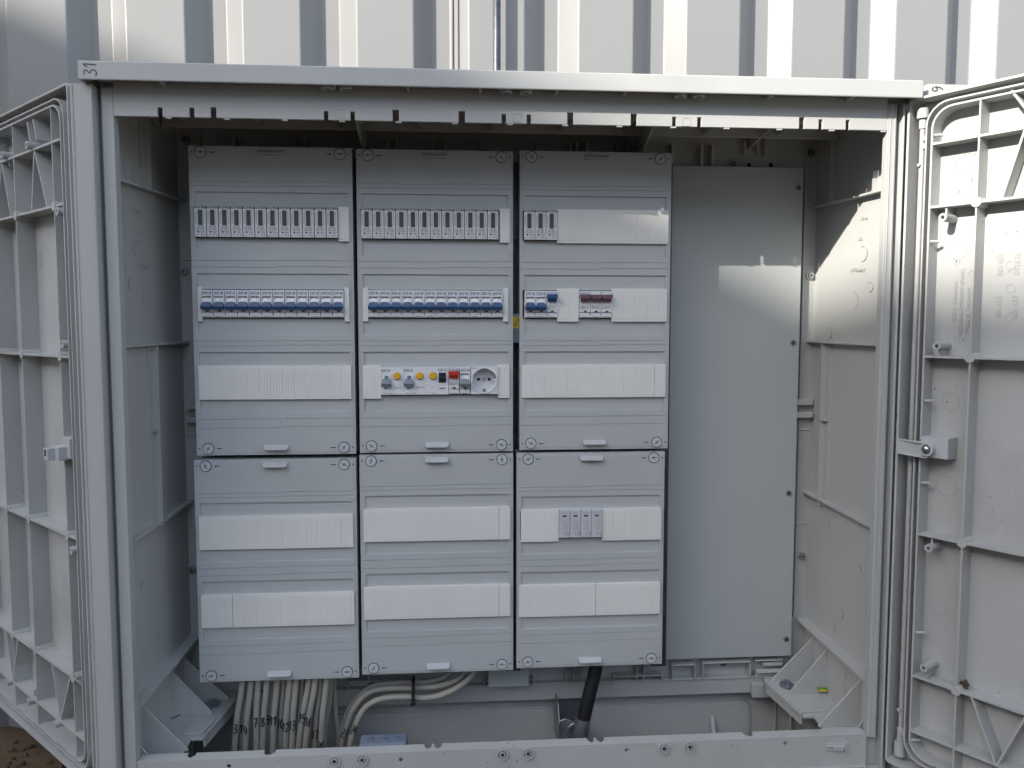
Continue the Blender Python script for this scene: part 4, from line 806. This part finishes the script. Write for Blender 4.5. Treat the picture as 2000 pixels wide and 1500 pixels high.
cc = path2([(898, 1280), (878, 1314), (850, 1329), (816, 1333), (770, 1334), (725, 1342), (690, 1372), (670, 1415), (660, 1465), (655, 1600)], 1.290)
cable([(cc[0].x+.002, .06, -.50)]+cc, .0046, 'unmarked bent grey cable, topmost of the tied three', grp='bent grey cables')
w = MB(); a = pt(807, 1330, 1.262); b = pt(807, 1370, 1.258); w.box(a.x-.0022, a.x+.0022, b.y-.0075, b.y+.022, b.z+.001, a.z+.001); w.box(b.x-.0040, b.x+.0040, b.y-.010, b.y-.0005, b.z-.003, b.z+.004)
prop(obj('cable_tie', w, BLK, bevel=.0008), 'black cable tie holding the three bent grey cables together', 'cable tie')
# black supply cable and clamp
w = MB(); P_ = smooth2([(.2450, .04, -.44), tuple(pt(1166, 1290, 1.272)), tuple(pt(1150, 1360, 1.268)), tuple(pt(1139, 1410, 1.266)), tuple(pt(1128, 1470, 1.266)), tuple(pt(1118, 1600, 1.27))], 6); w.tube(P_, .0112, 20)
prop(obj('supply_cable', w, RUBBER, smooth=True), 'thick black supply cable rising behind the lower right cover', 'cable')
w = MB(); a = pt(1138, 1403, 1.266); b = pt(1133, 1445, 1.266); w.tube([tuple(a), tuple(b)], .0127, 24)
cl_ = empty('cable_clamp', (b.x, b.y, b.z-.02), 'galvanised steel clamp bracket around the black supply cable', 'clamp')
obj('sleeve', w, ZINC, cl_, smooth=False)
w = MB(); l0 = pt(1088, 1366, 1.30); z0, z1 = l0.z-.075, l0.z; x0 = l0.x
w.prism([(.105, z1), (.055, z1-.004), (.040, z1-.030), (.040, z0), (.105, z0)], 0, x0, x0+.002)
w.box(x0+.002, x0+.060, .103, .105, z0, z1)
w.prism([(x0+.002, z1-.026), (x0+.010, z1-.022), (x0+.030, z1-.030), (x0+.034, z0), (x0+.002, z0)], 1, .040, .042)
c0 = pt(1125, 1432, 1.27); w.ring((c0.x+.001, .0395, c0.z), (0, -1, 0), .0165, .0120, .004, 30)
obj('bracket', w, ZINC, cl_, bevel=.0006)
# junction box
a = pt(697, 1461, 1.180); b = pt(797, 1456, 1.180)
t = empty('junction_box', ((a.x+b.x)/2, 0, a.z-.05), 'small blue grey junction box with ringed membrane entries, behind the sill', 'junction box')
w = MB(); z1 = (a.z+b.z)/2+.003; yb_ = a.y
w.hexa([(a.x, yb_, z1-.05), (b.x, yb_, z1-.05), (b.x, yb_+.036, z1-.05), (a.x, yb_+.036, z1-.05), (a.x+.003, yb_+.003, z1), (b.x-.003, yb_+.003, z1), (b.x-.003, yb_+.034, z1), (a.x+.003, yb_+.034, z1)])
obj('body', w, BOX, t, bevel=.003, seg=3)
for k in range(3):
    w = MB(); xx = a.x+(b.x-a.x)*(.25+.26*k)
    for r, hh_ in ((.0078, .0006), (.0054, .0014), (.0030, .0022)): w.ring((xx, yb_+.019, z1-.0001), (0, 0, 1), r, r-.0012, hh_, 26)
    obj('membrane_entry', w, BOX, t)
# scrap of wire sleeve on the right bracket
c0 = pt(1606, 1346, 1.262); w = MB(); w.mi = 0; w.cyl((c0.x-.0075, c0.y, c0.z+.001), (c0.x+.0075, c0.y+.001, c0.z-.0005), .0026, None, 12); w.mi = 1; w.cyl((c0.x-.0073, c0.y-.0012, c0.z-.0012), (c0.x+.0077, c0.y-.0002, c0.z-.0025), .0022, None, 12)
prop(obj('wire_scrap', w, [BRASSG, YLAB], smooth=False), 'short green and yellow offcut of earth wire in the right corner tray', 'wire offcut')

# dirt clump on the right door's rib, dark sliver in the left tray
a_, z_ = .096, -.4955; o_ = OR+RD*a_+Vector((-.839, -.545, 0)).normalized()*-.012
w = MB()
for i in range(26):
    r = random.uniform(.0010, .0028); t_ = bmesh.ops.create_icosphere(w.bm, subdivisions=1, radius=r, matrix=Matrix.Translation((o_.x+random.gauss(0, .0022), o_.y+random.gauss(0, .0025), z_+random.gauss(0, .003))))
prop(obj('dirt_clump', w, STONE), 'small brown clump of dirt caught on a rib of the right door', 'dirt clump')
w = MB(); c0 = pt(342, 1400, 1.20); w.tube([(c0.x-.006, c0.y, c0.z-.003), (c0.x+.006, c0.y+.004, c0.z+.001)], .0009, 6)
prop(obj('wire_sliver', w, BLK), 'tiny dark wire sliver lying in the left corner tray', 'wire offcut')
